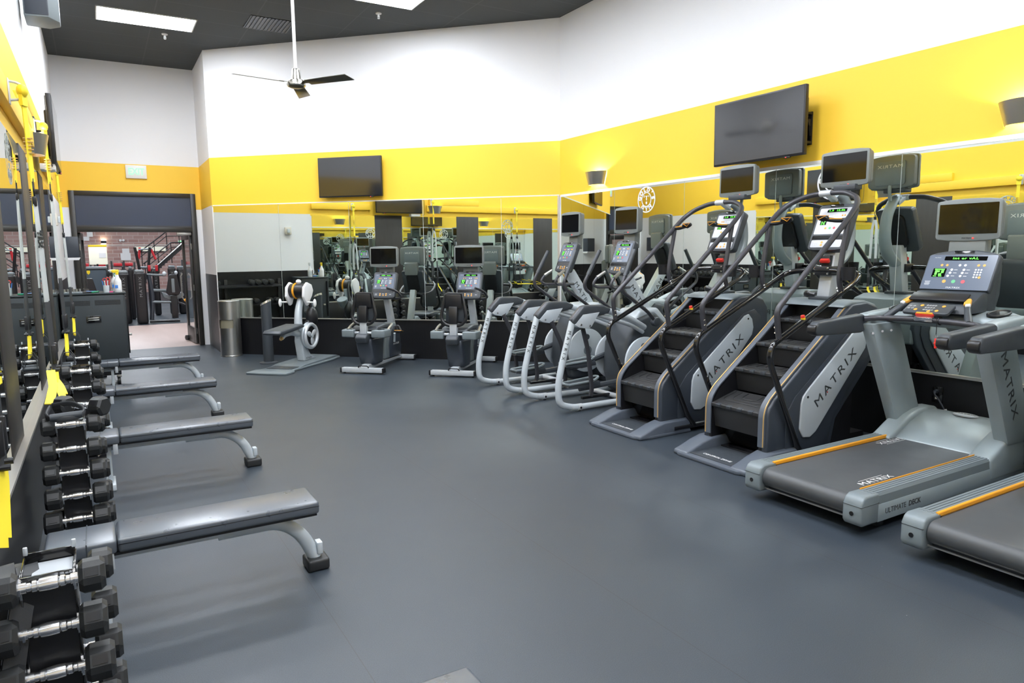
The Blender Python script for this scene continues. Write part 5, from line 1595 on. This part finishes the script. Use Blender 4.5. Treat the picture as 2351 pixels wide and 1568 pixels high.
# ------------------------------------------------------------------ exercise bikes
def bike():
    t = thing('exercise_bike', '', 'exercise bike', (0, 0, 0), 0, 'bikes with backrest and cup holders')
    for x, w, nm in ((0.0, 0.325, 'rear_bar'), (1.29, 0.275, 'front_bar')):
        r = MB().bb(x - 0.04, x + 0.04, -w + 0.025, w - 0.025, 0.022, 0.085, 0.008).build(nm, M['silver'], t)
        for s in (-1, 1):
            a, b = sorted((s * (w - 0.028), s * w))
            MB().bb(x - 0.043, x + 0.043, a, b, 0.018, 0.088, 0.008).build('end_cap', M['black'], r)
            MB().cyl((x, s * (w - 0.05), 0.0), (x, s * (w - 0.05), 0.024), 0.016, n=12).build('foot', M['rubber'], r)
    MB().tube([(-0.03, -0.10, 0.088), (-0.045, -0.09, 0.115), (-0.045, 0.04, 0.115), (-0.03, 0.05, 0.088)], 0.008, 0.02, 8).build('lift_handle', M['black'], t)
    MB().prism([(0.02, 0.075), (0.10, 0.115), (0.70, 0.10), (1.27, 0.085), (1.27, 0.05), (0.02, 0.05)], -0.055, 0.055, 'y', 0.008).build('main_beam', M['silver'], t)
    # seat pedestal
    p = MB().prism([(0.16, 0.10), (0.43, 0.10), (0.46, 0.34), (0.50, 0.46), (0.06, 0.48), (0.05, 0.40)], -0.115, 0.115, 'y', 0.025, None, 3).build('seat_pedestal', M['slate'], t)
    MB().prism([(-0.02, 0.43), (0.52, 0.41), (0.56, 0.47), (0.5, 0.53), (0.0, 0.55), (-0.05, 0.50)], -0.085, 0.085, 'y', 0.02, None, 3).build('seat_carriage', M['dgrey'], t)
    MB().prism([(0.10, 0.585), (0.14, 0.645), (0.40, 0.665), (0.62, 0.65), (0.66, 0.61), (0.50, 0.575)], -0.19, 0.19, 'y', 0.028, None, 3).build('seat', M['dgrey'], t)
    MB().bb(0.05, 0.12, -0.05, 0.05, 0.52, 0.72, 0.01).build('back_post', M['silver'], t)
    MB().prism([(0.03, 0.70), (0.10, 0.70), (0.13, 0.93), (0.06, 0.93)], -0.06, 0.06, 'y', 0.012).build('back_mount', M['black'], t)
    # backrest: ring-shaped shell and pad
    yz = lambda q: [(0.085 + (z - 0.70) * 0.09, y, z) for y, z in q]
    outer = [(-0.115, 1.095), (0.115, 1.095), (0.175, 0.80), (0.165, 0.745), (0.10, 0.675), (-0.10, 0.675), (-0.165, 0.745), (-0.175, 0.80)]
    pts = fillet([V(p) for p in yz(outer + outer[:1])], 0.05)[:-1]
    b = MB().tube(pts, 0.022, 0, 10, None, 0.9, True)
    b.prism([(-0.12, 0.90), (-0.105, 1.09), (0.105, 1.09), (0.12, 0.90)], 0.09, 0.13, 'x', 0.012)
    b.build('backrest', M['black'], t)
    MB().prism([(-0.13, 0.72), (-0.12, 1.07), (0.12, 1.07), (0.13, 0.72)], 0.13, 0.165, 'x', 0.016).build('back_pad', M['dgrey'], t)
    for s in (-1, 1):
        c = MB().prism([(0.02, s * 0.13), (0.04, s * 0.32), (0.22, s * 0.34), (0.28, s * 0.27), (0.26, s * 0.15)], 0.495, 0.60, 'z', 0.016, None, 3).build('cup_holder', M['mgrey'], t)
        MB().lathe([(0, 0.0), (0.047, 0.0), (0.05, 0.004), (0, 0.004)], (0.13, s * 0.235, 0.599), 24).build('cup_well', M['gblack'], c)
        MB().tube([(0.20, s * 0.30, 0.58), (0.30, s * 0.30, 0.63), (0.37, s * 0.29, 0.655)], [0.020, 0.017], 0.04, 10).build('seat_grip', M['steel'], t)
        MB().tube([(0.06, s * 0.06, 0.56), (0.08, s * 0.14, 0.555)], 0.018, 0, 10).build('holder_arm', M['silver'], t)
        # crank and pedal
        zx = (0.80, 0.47) if s < 0 else (0.90, 0.22)
        MB().tube([(0.85, s * 0.11, 0.34), (zx[0], s * 0.14, zx[1])], 0.017, 0, 10).build('crank', M['lgrey'], t)
        pd = MB().box((zx[0] + 0.02, s * 0.20, zx[1] + 0.02), (0.12, 0.10, 0.026), 0.008, RY(0.2)).build('pedal', M['black'], t)
        MB().box((zx[0] + 0.02, s * 0.20, zx[1] + 0.036), (0.10, 0.104, 0.008), 0.003, RY(0.2)).build('pedal_grip', M['orange'], pd)
        MB().tube([(zx[0] - 0.01, s * 0.155, zx[1] + 0.03), (zx[0], s * 0.16, zx[1] + 0.10), (zx[0] + 0.01, s * 0.20, zx[1] + 0.115), (zx[0], s * 0.245, zx[1] + 0.03)], 0.008, 0.03, 6, None, 2.0).build('pedal_strap', M['black'], pd)
        h = MB().tube([(0.83, s * 0.05, 0.985), (0.86, s * 0.17, 0.975), (0.80, s * 0.275, 1.0), (0.60, s * 0.28, 1.10), (0.46, s * 0.19, 1.155)], 0.0165, 0.07, 10).build('handle', M['sblack'], t)
    # shroud
    pr = [(0.62, 0.105), (0.60, 0.30), (0.70, 0.54), (0.86, 0.625), (1.0, 0.62), (1.16, 0.45), (1.215, 0.25), (1.20, 0.105)]
    s = MB().prism(pr, -0.075, 0.075, 'y', 0.03, None, 3).build('drive_shroud', M['mgrey'], t)
    pr2 = [(0.74, 0.12), (0.72, 0.30), (0.80, 0.50), (0.90, 0.57), (1.0, 0.555), (1.12, 0.42), (1.165, 0.25), (1.15, 0.12)]
    for q in (-1, 1):
        a, b = sorted((q * 0.073, q * 0.088))
        MB().prism(pr2, a, b, 'y', 0.01).build('shroud_panel', M['slate'], s)
        MB().text('MATRIX', 0.04, frame((0.97, q * 0.0885, 0.30), (1 if q < 0 else -1, 0, 0), (0, 0, 1)), 0.0006, 1.4, 1.1).build('lettering', M['ltext'], s)
    c = MB().prism([(0.985, 0.57), (1.085, 0.57), (0.91, 1.05), (0.83, 1.03)], -0.045, 0.045, 'y', 0.008).build('column', M['silver'], t)
    d = V((-0.16, 0, 0.47)).normalized()
    MB().text('MATRIX', 0.05, frame((0.955, 0.0456, 0.80), d, (0.47, 0, 0.16)), 0.0006, 1.3, 1.2).build('lettering', M['dtext'], c)
    console(t, (0.80, 0.0, 1.180), 0.365, 0.40, 0.06, math.radians(22), 'rESt  turn')
    MB().prism([(0.89, 1.34), (0.89, 1.46), (0.93, 1.50), (0.97, 1.47), (0.96, 1.28)], -0.11, 0.11, 'y', 0.012).build('monitor_neck', M['bezel'], t)
    monitor(t, (0.815, 0.0, 1.588), 0.435, 0.285, 0.08, math.radians(1))
    return t


HB = TH + PI / 2
bk = bike()
bk.location = (3.03, 9.18, 0)
bk.rotation_euler = (0, 0, HB)
bk['label'] = 'exercise bike with backrest standing between the rope trainer and the other bike'
dup(bk, (3.955, 8.265, 0), HB, 'exercise bike with backrest standing beside the ellipticals')

# ------------------------------------------------------------------ rope trainer
t = thing('rope_trainer', 'white rope-pulling trainer with grey ramp base, flywheel and black rope', 'rope trainer', (1.89, 9.855, 0), HB)
pl = [(-0.02, 0.31), (-0.035, 0.0), (-0.02, -0.31), (0.20, -0.315), (0.27, -0.26), (0.34, -0.245), (1.30, -0.30), (1.62, -0.27), (1.66, -0.22), (1.66, 0.22), (1.62, 0.27), (1.30, 0.30), (0.34, 0.245), (0.27, 0.26), (0.20, 0.315)]
b = MB().prism(pl, 0.0, 0.028, 'z', 0.010).prism([(0.40, 0.02), (0.62, 0.05), (1.55, 0.06), (1.66, 0.03), (1.66, 0.02)], -0.24, 0.24, 'y', 0.008).build('base_plate', M['mgrey'], t)
MB().bb(0.30, 0.55, -0.20, 0.20, 0.026, 0.036, 0.004).build('foot_pad', M['dgrey'], b)
fl = MB().prism([(0.90, 0.05), (1.28, 0.05), (1.10, 0.12), (1.01, 0.24), (0.955, 0.42), (0.86, 0.46), (0.84, 0.36)], -0.065, 0.065, 'y', 0.02, None, 3).build('mast_foot', M['lgrey'], t)
MB().text('FITNESS', 0.045, frame((1.02, -0.0655, 0.085), (1, 0, 0), (0, 0, 1)), 0.0006).build('lettering', M['dtext'], fl)
MB().tube([(0.90, 0, 0.40), (0.87, 0, 0.62), (0.90, 0, 0.82), (0.97, 0, 0.96), (1.02, 0, 1.06)], [0.062, 0.046], 0.2, 16).build('mast', M['lgrey'], t)
MB().tube([(0.90, 0, 0.46), (0.70, 0, 0.515), (0.50, 0, 0.50), (0.42, 0, 0.455)], [0.055, 0.032], 0.12, 14).build('seat_arm', M['lgrey'], t)
MB().tube([(0.42, 0, 0.455), (0.385, 0, 0.435)], [0.03, 0.018], 0, 12).build('arm_knob', M['gold'], t)
MB().prism([(0.15, 0.545), (0.20, 0.585), (0.75, 0.625), (0.83, 0.60), (0.80, 0.57), (0.45, 0.535), (0.22, 0.52)], -0.14, 0.14, 'y', 0.018, None, 3).build('seat', M['dgrey'], t)
hd = MB().cyl((0.94, -0.13, 1.10), (0.94, 0.13, 1.10), 0.105, n=28, bev=0.01).build('pulley_drum', M['black'], t)
MB().ring((0.94, 0.045, 1.10), 0.105, 0.016, RX(PI / 2), 32, 8).build('drum_band', M['orange'], hd)
for s in (-1, 1):
    MB().prism([(0.86, 0.93), (0.80, 1.02), (0.82, 1.16), (0.92, 1.23), (1.04, 1.19), (1.08, 1.10), (1.04, 1.02), (0.98, 0.96), (0.95, 0.90), (0.90, 0.88)], s * 0.14 - 0.02, s * 0.14 + 0.02, 'y', 0.012, None, 3).build('side_arm', M['white'], t)
    g = MB().tube([(0.90, s * 0.15, 0.935), (0.88, s * 0.29, 0.935)], 0.012, 0, 10).build('handle_bar', M['white'], t)
    MB().ell((0.88, s * 0.285, 0.925), (0.032, 0.022, 0.062), 14).build('knob', M['white'], g)
MB().ell((0.94, 0.0, 1.235), (0.04, 0.04, 0.035), 14).cyl((0.94, 0, 1.19), (0.94, 0, 1.23), 0.022, n=12).build('top_knob', M['white'], t)
MB().tube([(1.0, -0.06, 1.17), (1.045, -0.07, 1.08), (1.06, -0.08, 0.98), (1.085, -0.10, 0.85), (1.12, -0.11, 0.74), (1.14, -0.11, 0.70)], 0.026, 0.06, 10).build('rope', M['black'], t)
MB().ell((1.10, -0.10, 0.70), (0.11, 0.085, 0.16), 18).ell((1.02, -0.08, 0.56), (0.06, 0.06, 0.11), 14).build('rope_bag', M['black'], t)
MB().lathe([(0, 0), (0.055, 0), (0.09, 0.14), (0.085, 0.15), (0, 0.15)], (1.13, -0.02, 0.76), 20, RY(0.5)).build('cone_shroud', M['mgrey'], t)
R90 = RX(PI / 2)
w = MB().ring((1.0, -0.13, 0.425), 0.172, 0.030, R90, 40, 10).build('flywheel', M['silver'], t)
MB().lathe([(0, -0.03), (0.155, -0.03), (0.155, -0.01), (0, -0.01)], (1.0, -0.13, 0.425), 32, R90).build('wheel_back', M['black'], w)
for k in range(3):
    a = 2 * PI * k / 3 + 0.6
    MB().ell((1.0 + math.cos(a) * 0.075, -0.142, 0.425 + math.sin(a) * 0.075), (0.062, 0.018, 0.040), 16, RY(-a)).build('spoke', M['silver'], w)
MB().cyl((1.0, -0.07, 0.425), (1.0, -0.16, 0.425), 0.028, n=16).cyl((0.96, -0.06, 0.43), (1.0, -0.10, 0.43), 0.03, n=12).build('axle', M['lgrey'], w)
MB().ring((1.0, -0.09, 0.435), 0.170, 0.028, R90, 40, 10).build('wheel_rim', M['lgrey'], w)

# ------------------------------------------------------------------ power outlet and cord behind the treadmill
t = thing('wall_outlet', 'black double power outlet low on the right wall behind the treadmill', 'outlet', (XR, 3.04, 0.447))
o = MB().bb(-0.010, 0, -0.042, 0.042, -0.065, 0.065, 0.003).build('cover_plate', M['gblack'], t)
MB().bb(-0.013, -0.009, -0.02, 0.02, -0.045, -0.01).bb(-0.013, -0.009, -0.02, 0.02, 0.01, 0.045).build('socket', M['black'], o)
MB().bb(-0.0145, -0.012, -0.012, 0.012, -0.036, -0.02).build('socket_slot', M['offwhite'], o)
t = thing('power_cord', 'grey power cord with a white warning tag plugged into the black outlet', 'cord', (XR, 3.04, 0.447))
MB().cyl((-0.012, 0, 0.028), (-0.045, 0, 0.028), 0.015, n=12).build('plug', M['slate'], t)
MB().tube([(-0.04, 0, 0.028), (-0.09, -0.02, 0.02), (-0.14, -0.09, -0.02), (-0.16, -0.15, -0.09), (-0.15, -0.18, -0.2), (-0.10, -0.2, -0.40), (-0.06, -0.2, -0.44)], 0.006, 0.05, 8).build('cable', M['slate'], t)
MB().cyl((-0.158, -0.148, -0.075), (-0.158, -0.163, -0.125), 0.010, n=10).bb(-0.16, -0.157, -0.215, -0.155, -0.14, -0.085).build('warning_tag', M['white'], t)
MB().bb(-0.1605, -0.156, -0.215, -0.16, -0.095, -0.086).build('tag_print', M['red'], t)
# ------------------------------------------------------------------ the hall beyond the doorway
FX0, FX1, FY1, FZC = -9.0, 13.0, 36.0, 5.2
structure('floor_hall_wood', MB().bb(FX0, FX1, YD, 18.75, -0.1, -0.001), M['oak'])
structure('floor_hall', MB().bb(FX0, FX1, 18.75, FY1, -0.1, 0.0), M['floor'])
structure('wall_hall_far', MB().bb(FX0, FX1, FY1, FY1 + 0.2, 0, FZC), M['brick'])
structure('wall_hall_left', MB().bb(FX0 - 0.2, FX0, YD, FY1, 0, FZC), M['brick'])
structure('wall_hall_right', MB().bb(FX1, FX1 + 0.2, YD, FY1, 0, FZC), M['brick'])
structure('ceiling_hall', MB().bb(FX0, FX1, YD + 0.15, FY1, FZC, FZC + 0.1), M['ceil'])
structure('trim_8', MB().bb(FX0, FX1, FY1 - 0.02, FY1, 2.12, 2.16), M['trims'])
structure('wall_hall_near', MB().bb(FX0, XL - 0.05, YD + 0.02, YD + 0.15, 0, FZC).bb(1.75, FX1, YD + 0.02, YD + 0.15, 0, FZC), W_plain)
k = 0
for yy in (17.0, 21.5, 26.0, 31.0):
    for xx in (-3.5, 0.8, 5.0):
        t = thing('hall_ceiling_light', 'ceiling light panel in the hall beyond the doorway', 'ceiling light', (xx, yy, FZC), 0, 'hall ceiling lights')
        MB().bb(-0.7, 0.7, -0.45, 0.45, -0.02, -0.012).build('diffuser', M['panel'], t, smooth=False)
        MB().bb(-0.72, 0.72, -0.47, 0.47, -0.012, 0.0).build('frame', M['trimw'], t)


def pillar(x, y, w, d, h, label, txt=True):
    t = thing('weight_stack_tower', label, 'weight machine', (x, y, 0), 0, 'black weight stack towers in the hall')
    MB().bb(-w / 2, w / 2, 0, d, 0.0, h, 0.06, 3).build('shroud', M['black'], t)
    MB().bb(-w / 2 + 0.02, w / 2 - 0.02, 0.02, d - 0.02, h - 0.02, h + 0.05, 0.03).build('top_cap', M['mgrey'], t)
    if txt:
        MB().text('MATRIX', 0.085, frame((0, -0.002, h - 0.36), (0, 0, 1), (-1, 0, 0)), 0.002, 1.3, 1.35).build('lettering', M['dimtext'], t)
    return t


pillar(0.515, 19.3, 0.25, 0.35, 1.24, 'black weight stack tower in the hall partly behind the cabinet')
pillar(0.855, 19.0, 0.24, 0.35, 1.26, 'black weight stack tower standing free in the middle of the doorway view')
pillar(0.72, 20.5, 0.12, 0.3, 1.32, 'narrow dark tower between the two nearest weight stack towers', False)
pillar(1.36, 21.5, 0.16, 0.3, 1.26, 'weight stack tower behind the padded seat machine frame')
pillar(1.77, 21.5, 0.20, 0.3, 1.32, 'weight stack tower behind the seat back of the padded machine')
pillar(2.0, 21.6, 0.20, 0.3, 1.30, 'weight stack tower beside the open door leaf')
t = thing('leg_press_machine', 'padded black seat machine with a grey frame in the hall', 'weight machine', (0, 19.1, 0))
MB().prism([(1.49, 1.18), (1.67, 1.18), (1.73, 0.74), (1.68, 0.67), (1.45, 0.67), (1.40, 0.74)], -0.04, 0.05, 'y', 0.03).build('back_pad', M['black'], t)
MB().bb(1.53, 1.60, -0.06, -0.03, 0.74, 1.08, 0.01).build('back_rail', M['mgrey'], t)
MB().prism([(1.30, 0.76), (1.36, 0.60), (1.48, 0.55), (1.74, 0.58), (1.82, 0.66), (1.78, 0.74), (1.5, 0.66)], 0.05, 0.5, 'y', 0.03).build('seat_pad', M['mgrey'], t)
MB().bb(1.50, 1.64, -0.05, 0.10, 0.10, 0.66, 0.012).build('pedestal', M['black'], t)
MB().tube([(1.0, 0.0, 0.05), (1.66, -0.1, 0.05)], 0.035).build('floor_bar', M['black'], t)
MB().tube([(1.06, 0.15, 1.18), (1.11, 0.12, 0.60), (1.05, 0.1, 0.06)], 0.05, 0.2).build('upright', M['slate'], t)
MB().tube([(1.02, 0.2, 1.19), (1.42, 0.2, 1.16)], 0.025).tube([(1.12, 0.2, 0.80), (1.42, 0.2, 0.78)], 0.035).tube([(1.08, 0.1, 0.52), (1.5, 0.05, 0.5)], 0.03).build('cross_bar', M['mgrey'], t)
MB().ell((1.40, 0.1, 1.20), (0.05, 0.05, 0.06)).ell((1.66, 0.1, 1.22), (0.04, 0.04, 0.05)).build('knob', M['lgrey'], t)
MB().tube([(1.80, 0.0, 0.52), (1.86, 0.0, 0.56)], 0.04, 0, 12).build('grip', M['orange'], t)
MB().tube([(1.64, -0.05, 0.50), (1.80, -0.02, 0.42)], 0.025).build('foot_lever', M['black'], t)

t = thing('assault_rack', 'black uprights and red arms of a plate-loaded machine in the hall', 'weight machine', (0, 22.0, 0))
for a, b in (((0.92, 1.88), (1.0, 1.25)), ((1.29, 1.88), (1.21, 1.25))):
    MB().tube([(a[0], 0, a[1]), (b[0], 0, b[1]), (b[0], 0, 0.02)], 0.035, 0.1).build('upright', M['black'], t)
for a, b in (((1.06, 1.88), (1.02, 1.56)), ((1.34, 1.84), (1.44, 1.54))):
    MB().tube([(a[0], 0.4, a[1]), (b[0], 0.4, b[1])], 0.03).build('arm', M['redpad'], t)
MB().tube([(1.02, 0.3, 1.82), (1.36, 0.3, 1.84)], 0.02).tube([(0.95, 0.1, 1.33), (1.25, 0.1, 1.31)], 0.03).build('cross_bar', M['mgrey'], t)
MB().bb(1.17, 1.24, -0.6, -0.5, 1.22, 1.39, 0.02).bb(1.35, 1.42, -0.6, -0.5, 1.22, 1.39, 0.02).build('pad', M['redpad'], t)
t = thing('service_desk', 'blue-grey hall counter with a small yellow shield mark', 'counter', (0, 20.0, 0))
MB().bb(-0.62, 0.17, 0, 0.6, 0, 1.33, 0.03).build('body', M['bluegrey'], t)
MB().bb(-0.64, 0.20, -0.03, 0.63, 1.33, 1.39, 0.02).build('top', M['mgrey'], t)
MB().prism([(-0.24, 1.30), (-0.17, 1.30), (-0.17, 1.24), (-0.205, 1.20), (-0.24, 1.24)], -0.006, 0.0, 'y').build('shield_mark', M['yplastic'], t)
t = thing('hall_chair', 'black padded seat back in front of the blue-grey hall counter', 'seat', (0, 18.9, 0))
MB().prism([(-0.32, 1.14), (-0.12, 1.14), (-0.05, 0.80), (-0.35, 0.80)], -0.05, 0.05, 'y', 0.03).build('back_pad', M['black'], t)
MB().bb(-0.34, -0.06, -0.06, 0.35, 0.44, 0.54, 0.03).build('seat_pad', M['black'], t)
MB().bb(-0.24, -0.16, 0.0, 0.1, 0.0, 0.85, 0.01).build('post', M['mgrey'], t)
t = thing('notice_board', 'cream panel with a yellow top edge standing in the hall', 'board', (0, 24.0, 0))
MB().bb(-0.20, 0.27, 0, 0.05, 1.40, 1.92, 0.02).build('board', M['cream'], t)
MB().bb(-0.20, 0.27, -0.004, 0.054, 1.92, 1.98, 0.01).build('top_edge', M['yplastic'], t)
MB().bb(0.06, 0.24, -0.012, 0.0, 1.60, 1.74).build('paper_sheet', M['white'], t)
MB().tube([(0.0, 0.02, 1.42), (0.0, 0.02, 0.02)], 0.03).bb(-0.2, 0.2, -0.2, 0.25, 0, 0.03).build('stand', M['black'], t)

# row of red and black plate-loaded frames across the hall
for i, x in enumerate((-0.95, -0.35, 0.1, 0.55, 0.85, 2.6, 3.3)):
    t = thing('plate_rack', 'distant black rack with red pads across the hall, %s from the wall side' % ordn[i], 'rack', (x, 25.2 + 0.25 * (i % 3), 0), 0, 'distant red and black racks')
    for s in (-1, 1):
        MB().bb(s * 0.17 - 0.025, s * 0.17 + 0.025, -0.03, 0.03, 0, 1.45 + 0.05 * (i % 2), 0.006).build('upright', M['black'], t)
    MB().bb(-0.2, 0.2, -0.02, 0.02, 1.30, 1.36).bb(-0.2, 0.2, -0.02, 0.02, 0.9, 0.96).build('cross_bar', M['mgrey'], t)
    MB().bb(-0.12, 0.12, -0.08, -0.03, 1.33, 1.43, 0.02).build('pad', M['redpad'], t)
    for s in (-1, 1):
        MB().cyl((s * 0.14, -0.10, 1.12), (s * 0.14, -0.05, 1.12), 0.12, n=18, bev=0.01).build('weight_plate', M['rubber'], t)

# staircase rising to the side
t = thing('staircase', 'dark hall staircase with thin black handrails rising by the brick wall', 'stairs', (1.55, 29.0, 0))
for i in range(12):
    MB().bb(0.10 * i, 0.10 * i + 0.20, 0.0, 1.6, 0.9 + 0.095 * i, 0.95 + 0.095 * i).build('tread', M['black'], t)
    MB().bb(0.10 * i + 0.18, 0.10 * i + 0.2, 0.0, 1.6, 0.9 + 0.095 * i, 1.04 + 0.095 * i).build('riser', M['bwood'], t)
MB().prism([(-0.1, 0.72), (1.3, 1.95), (1.3, 2.05), (-0.1, 0.95)], -0.05, 0.0, 'y').build('stringer', M['black'], t)
MB().bb(1.2, 2.6, 0.0, 1.6, 1.95, 2.05).build('landing', M['black'], t)
for y, dz in ((-0.03, 0.0), (1.6, 0.45)):
    MB().tube([(-0.1, y, 1.35 + dz), (0.85, y, 2.12 + dz), (2.4, y, 2.14 + dz)], 0.022, 0.05, 8).tube([(-0.1, y, 1.15 + dz), (0.85, y, 1.95 + dz), (2.4, y, 1.97 + dz)], 0.014, 0.05, 8).build('handrail', M['black'], t)
    for x in (-0.05, 0.4, 0.85, 1.3):
        zt = 1.35 + dz + min(0.77, (x + 0.1) * 0.81)
        MB().cyl((x, y, zt - 0.75), (x, y, zt), 0.016, n=8).build('baluster_post', M['black'], t)
MB().tube([(0.35, -0.2, 1.30), (1.35, -0.2, 2.2)], 0.028, 0, 8).build('handrail', M['steel'], t)
t = thing('hall_screen', 'long pale lit display on the far hall wall behind the staircase', 'display', (0, 35.9, 0))
MB().bb(1.5, 2.75, -0.03, 0, 1.86, 2.06).build('panel', M['cream'], t)
MB().bb(1.48, 2.77, -0.02, 0.01, 1.84, 2.08).build('frame', M['mgrey'], t)
for i, (x, z, w, h, s) in enumerate(((-0.19, 2.61, 0.11, 0.11, 'small pale notice on the brick wall above the lamp'), (-0.36, 2.42, 0.13, 0.09, 'small pale notice on the brick wall beside the door leaf'), (1.14, 1.88, 0.14, 0.10, 'small white notice on the brown lower wall'), (1.12, 1.62, 0.20, 0.16, 'larger white notice low on the far hall wall'))):
    o = MB().bb(x - w, x + w, 35.96, 35.99, z - h, z + h).build('wall_notice', M['white'])
    tag(o, s, 'notice', 'notices on the brick wall')
for x, s in ((0.96, 'first of two round white fixtures on the brick wall'), (1.08, 'second of two round white fixtures on the brick wall')):
    o = MB().cyl((x, 35.99, 2.34), (x, 35.93, 2.34), 0.055, n=16, bev=0.01).build('wall_fixture', M['white'])
    tag(o, s, 'fixture', 'round fixtures on the brick wall')
t = thing('hall_sconce', 'lit wall lamp on the brick wall beyond the doorway', 'wall lamp', (0.31, 35.99, 2.29))
MB().bb(-0.1, 0.1, -0.16, -0.01, -0.08, 0.04, 0.01).build('shade', M['black'], t)
MB().bb(-0.09, 0.09, -0.15, -0.02, 0.045, 0.06).bb(-0.09, 0.09, -0.15, -0.02, -0.1, -0.085).build('lamp', M['hlamp'], t)
t = thing('hall_exit_sign', 'tiny green exit light by the hall staircase', 'sign', (3.4, 35.9, 2.27))
MB().bb(-0.12, 0.12, -0.05, 0.0, -0.08, 0.08, 0.01).build('housing', M['white'], t)
MB().bb(-0.09, 0.09, -0.056, -0.048, -0.05, 0.05).build('lettering', M['exit'], t)
o = None
t = thing('door_stop_weight', 'single black hex dumbbell head propping the door leaf open', 'dumbbell', (1.43, 14.80, 0.058), 0.4)
MB().prism(hexagon(0.056), -0.06, 0.02, 'x', 0.01).build('head', M['rubber'], t, 25)
MB().prism(hexagon(0.056), 0.14, 0.22, 'x', 0.01).build('head', M['rubber'], t, 25)
MB().cyl((0.0, 0, 0), (0.16, 0, 0), 0.015, n=10).build('handle', M['chrome'], t)

# ------------------------------------------------------------------ camera and render look
F_PX, W_PX = 1599.57, 2351.0
yaw, pit, rol = math.radians(30.53), math.radians(7.327), math.radians(-0.6423)
fw = V((math.sin(yaw) * math.cos(pit), math.cos(yaw) * math.cos(pit), -math.sin(pit)))
r0 = V((math.cos(yaw), -math.sin(yaw), 0))
u0 = r0.cross(fw)
rr = r0 * math.cos(rol) + u0 * math.sin(rol)
uu = -r0 * math.sin(rol) + u0 * math.cos(rol)
cam = bpy.data.cameras.new('camera')
cam.sensor_width = 36.0
cam.lens = F_PX / W_PX * 36.0
cam.clip_start = 0.05
cam.clip_end = 200
co = bpy.data.objects.new('camera', cam)
COL.objects.link(co)
mw = Matrix.Identity(4)
for i, a in enumerate((rr, uu, -fw)):
    mw[0][i], mw[1][i], mw[2][i] = a
mw[0][3], mw[1][3], mw[2][3] = (0, 0, 1.638)
co.matrix_world = mw
SC.camera = co

w = bpy.data.worlds.new('world')
w.use_nodes = True
w.node_tree.nodes['Background'].inputs[0].default_value = (0.02, 0.02, 0.022, 1)
SC.world = w
SC.view_settings.view_transform = 'Standard'
SC.view_settings.look = 'None'
SC.view_settings.gamma = 1.0
SC.view_settings.use_curve_mapping = False
SC.view_settings.exposure = 0.06
SC.cycles.max_bounces = 12
SC.cycles.glossy_bounces = 8
SC.cycles.diffuse_bounces = 6
SC.cycles.use_denoising = True
SC.cycles.caustics_reflective = True
SC.cycles.caustics_refractive = False
SC.cycles.sample_clamp_indirect = 6.0
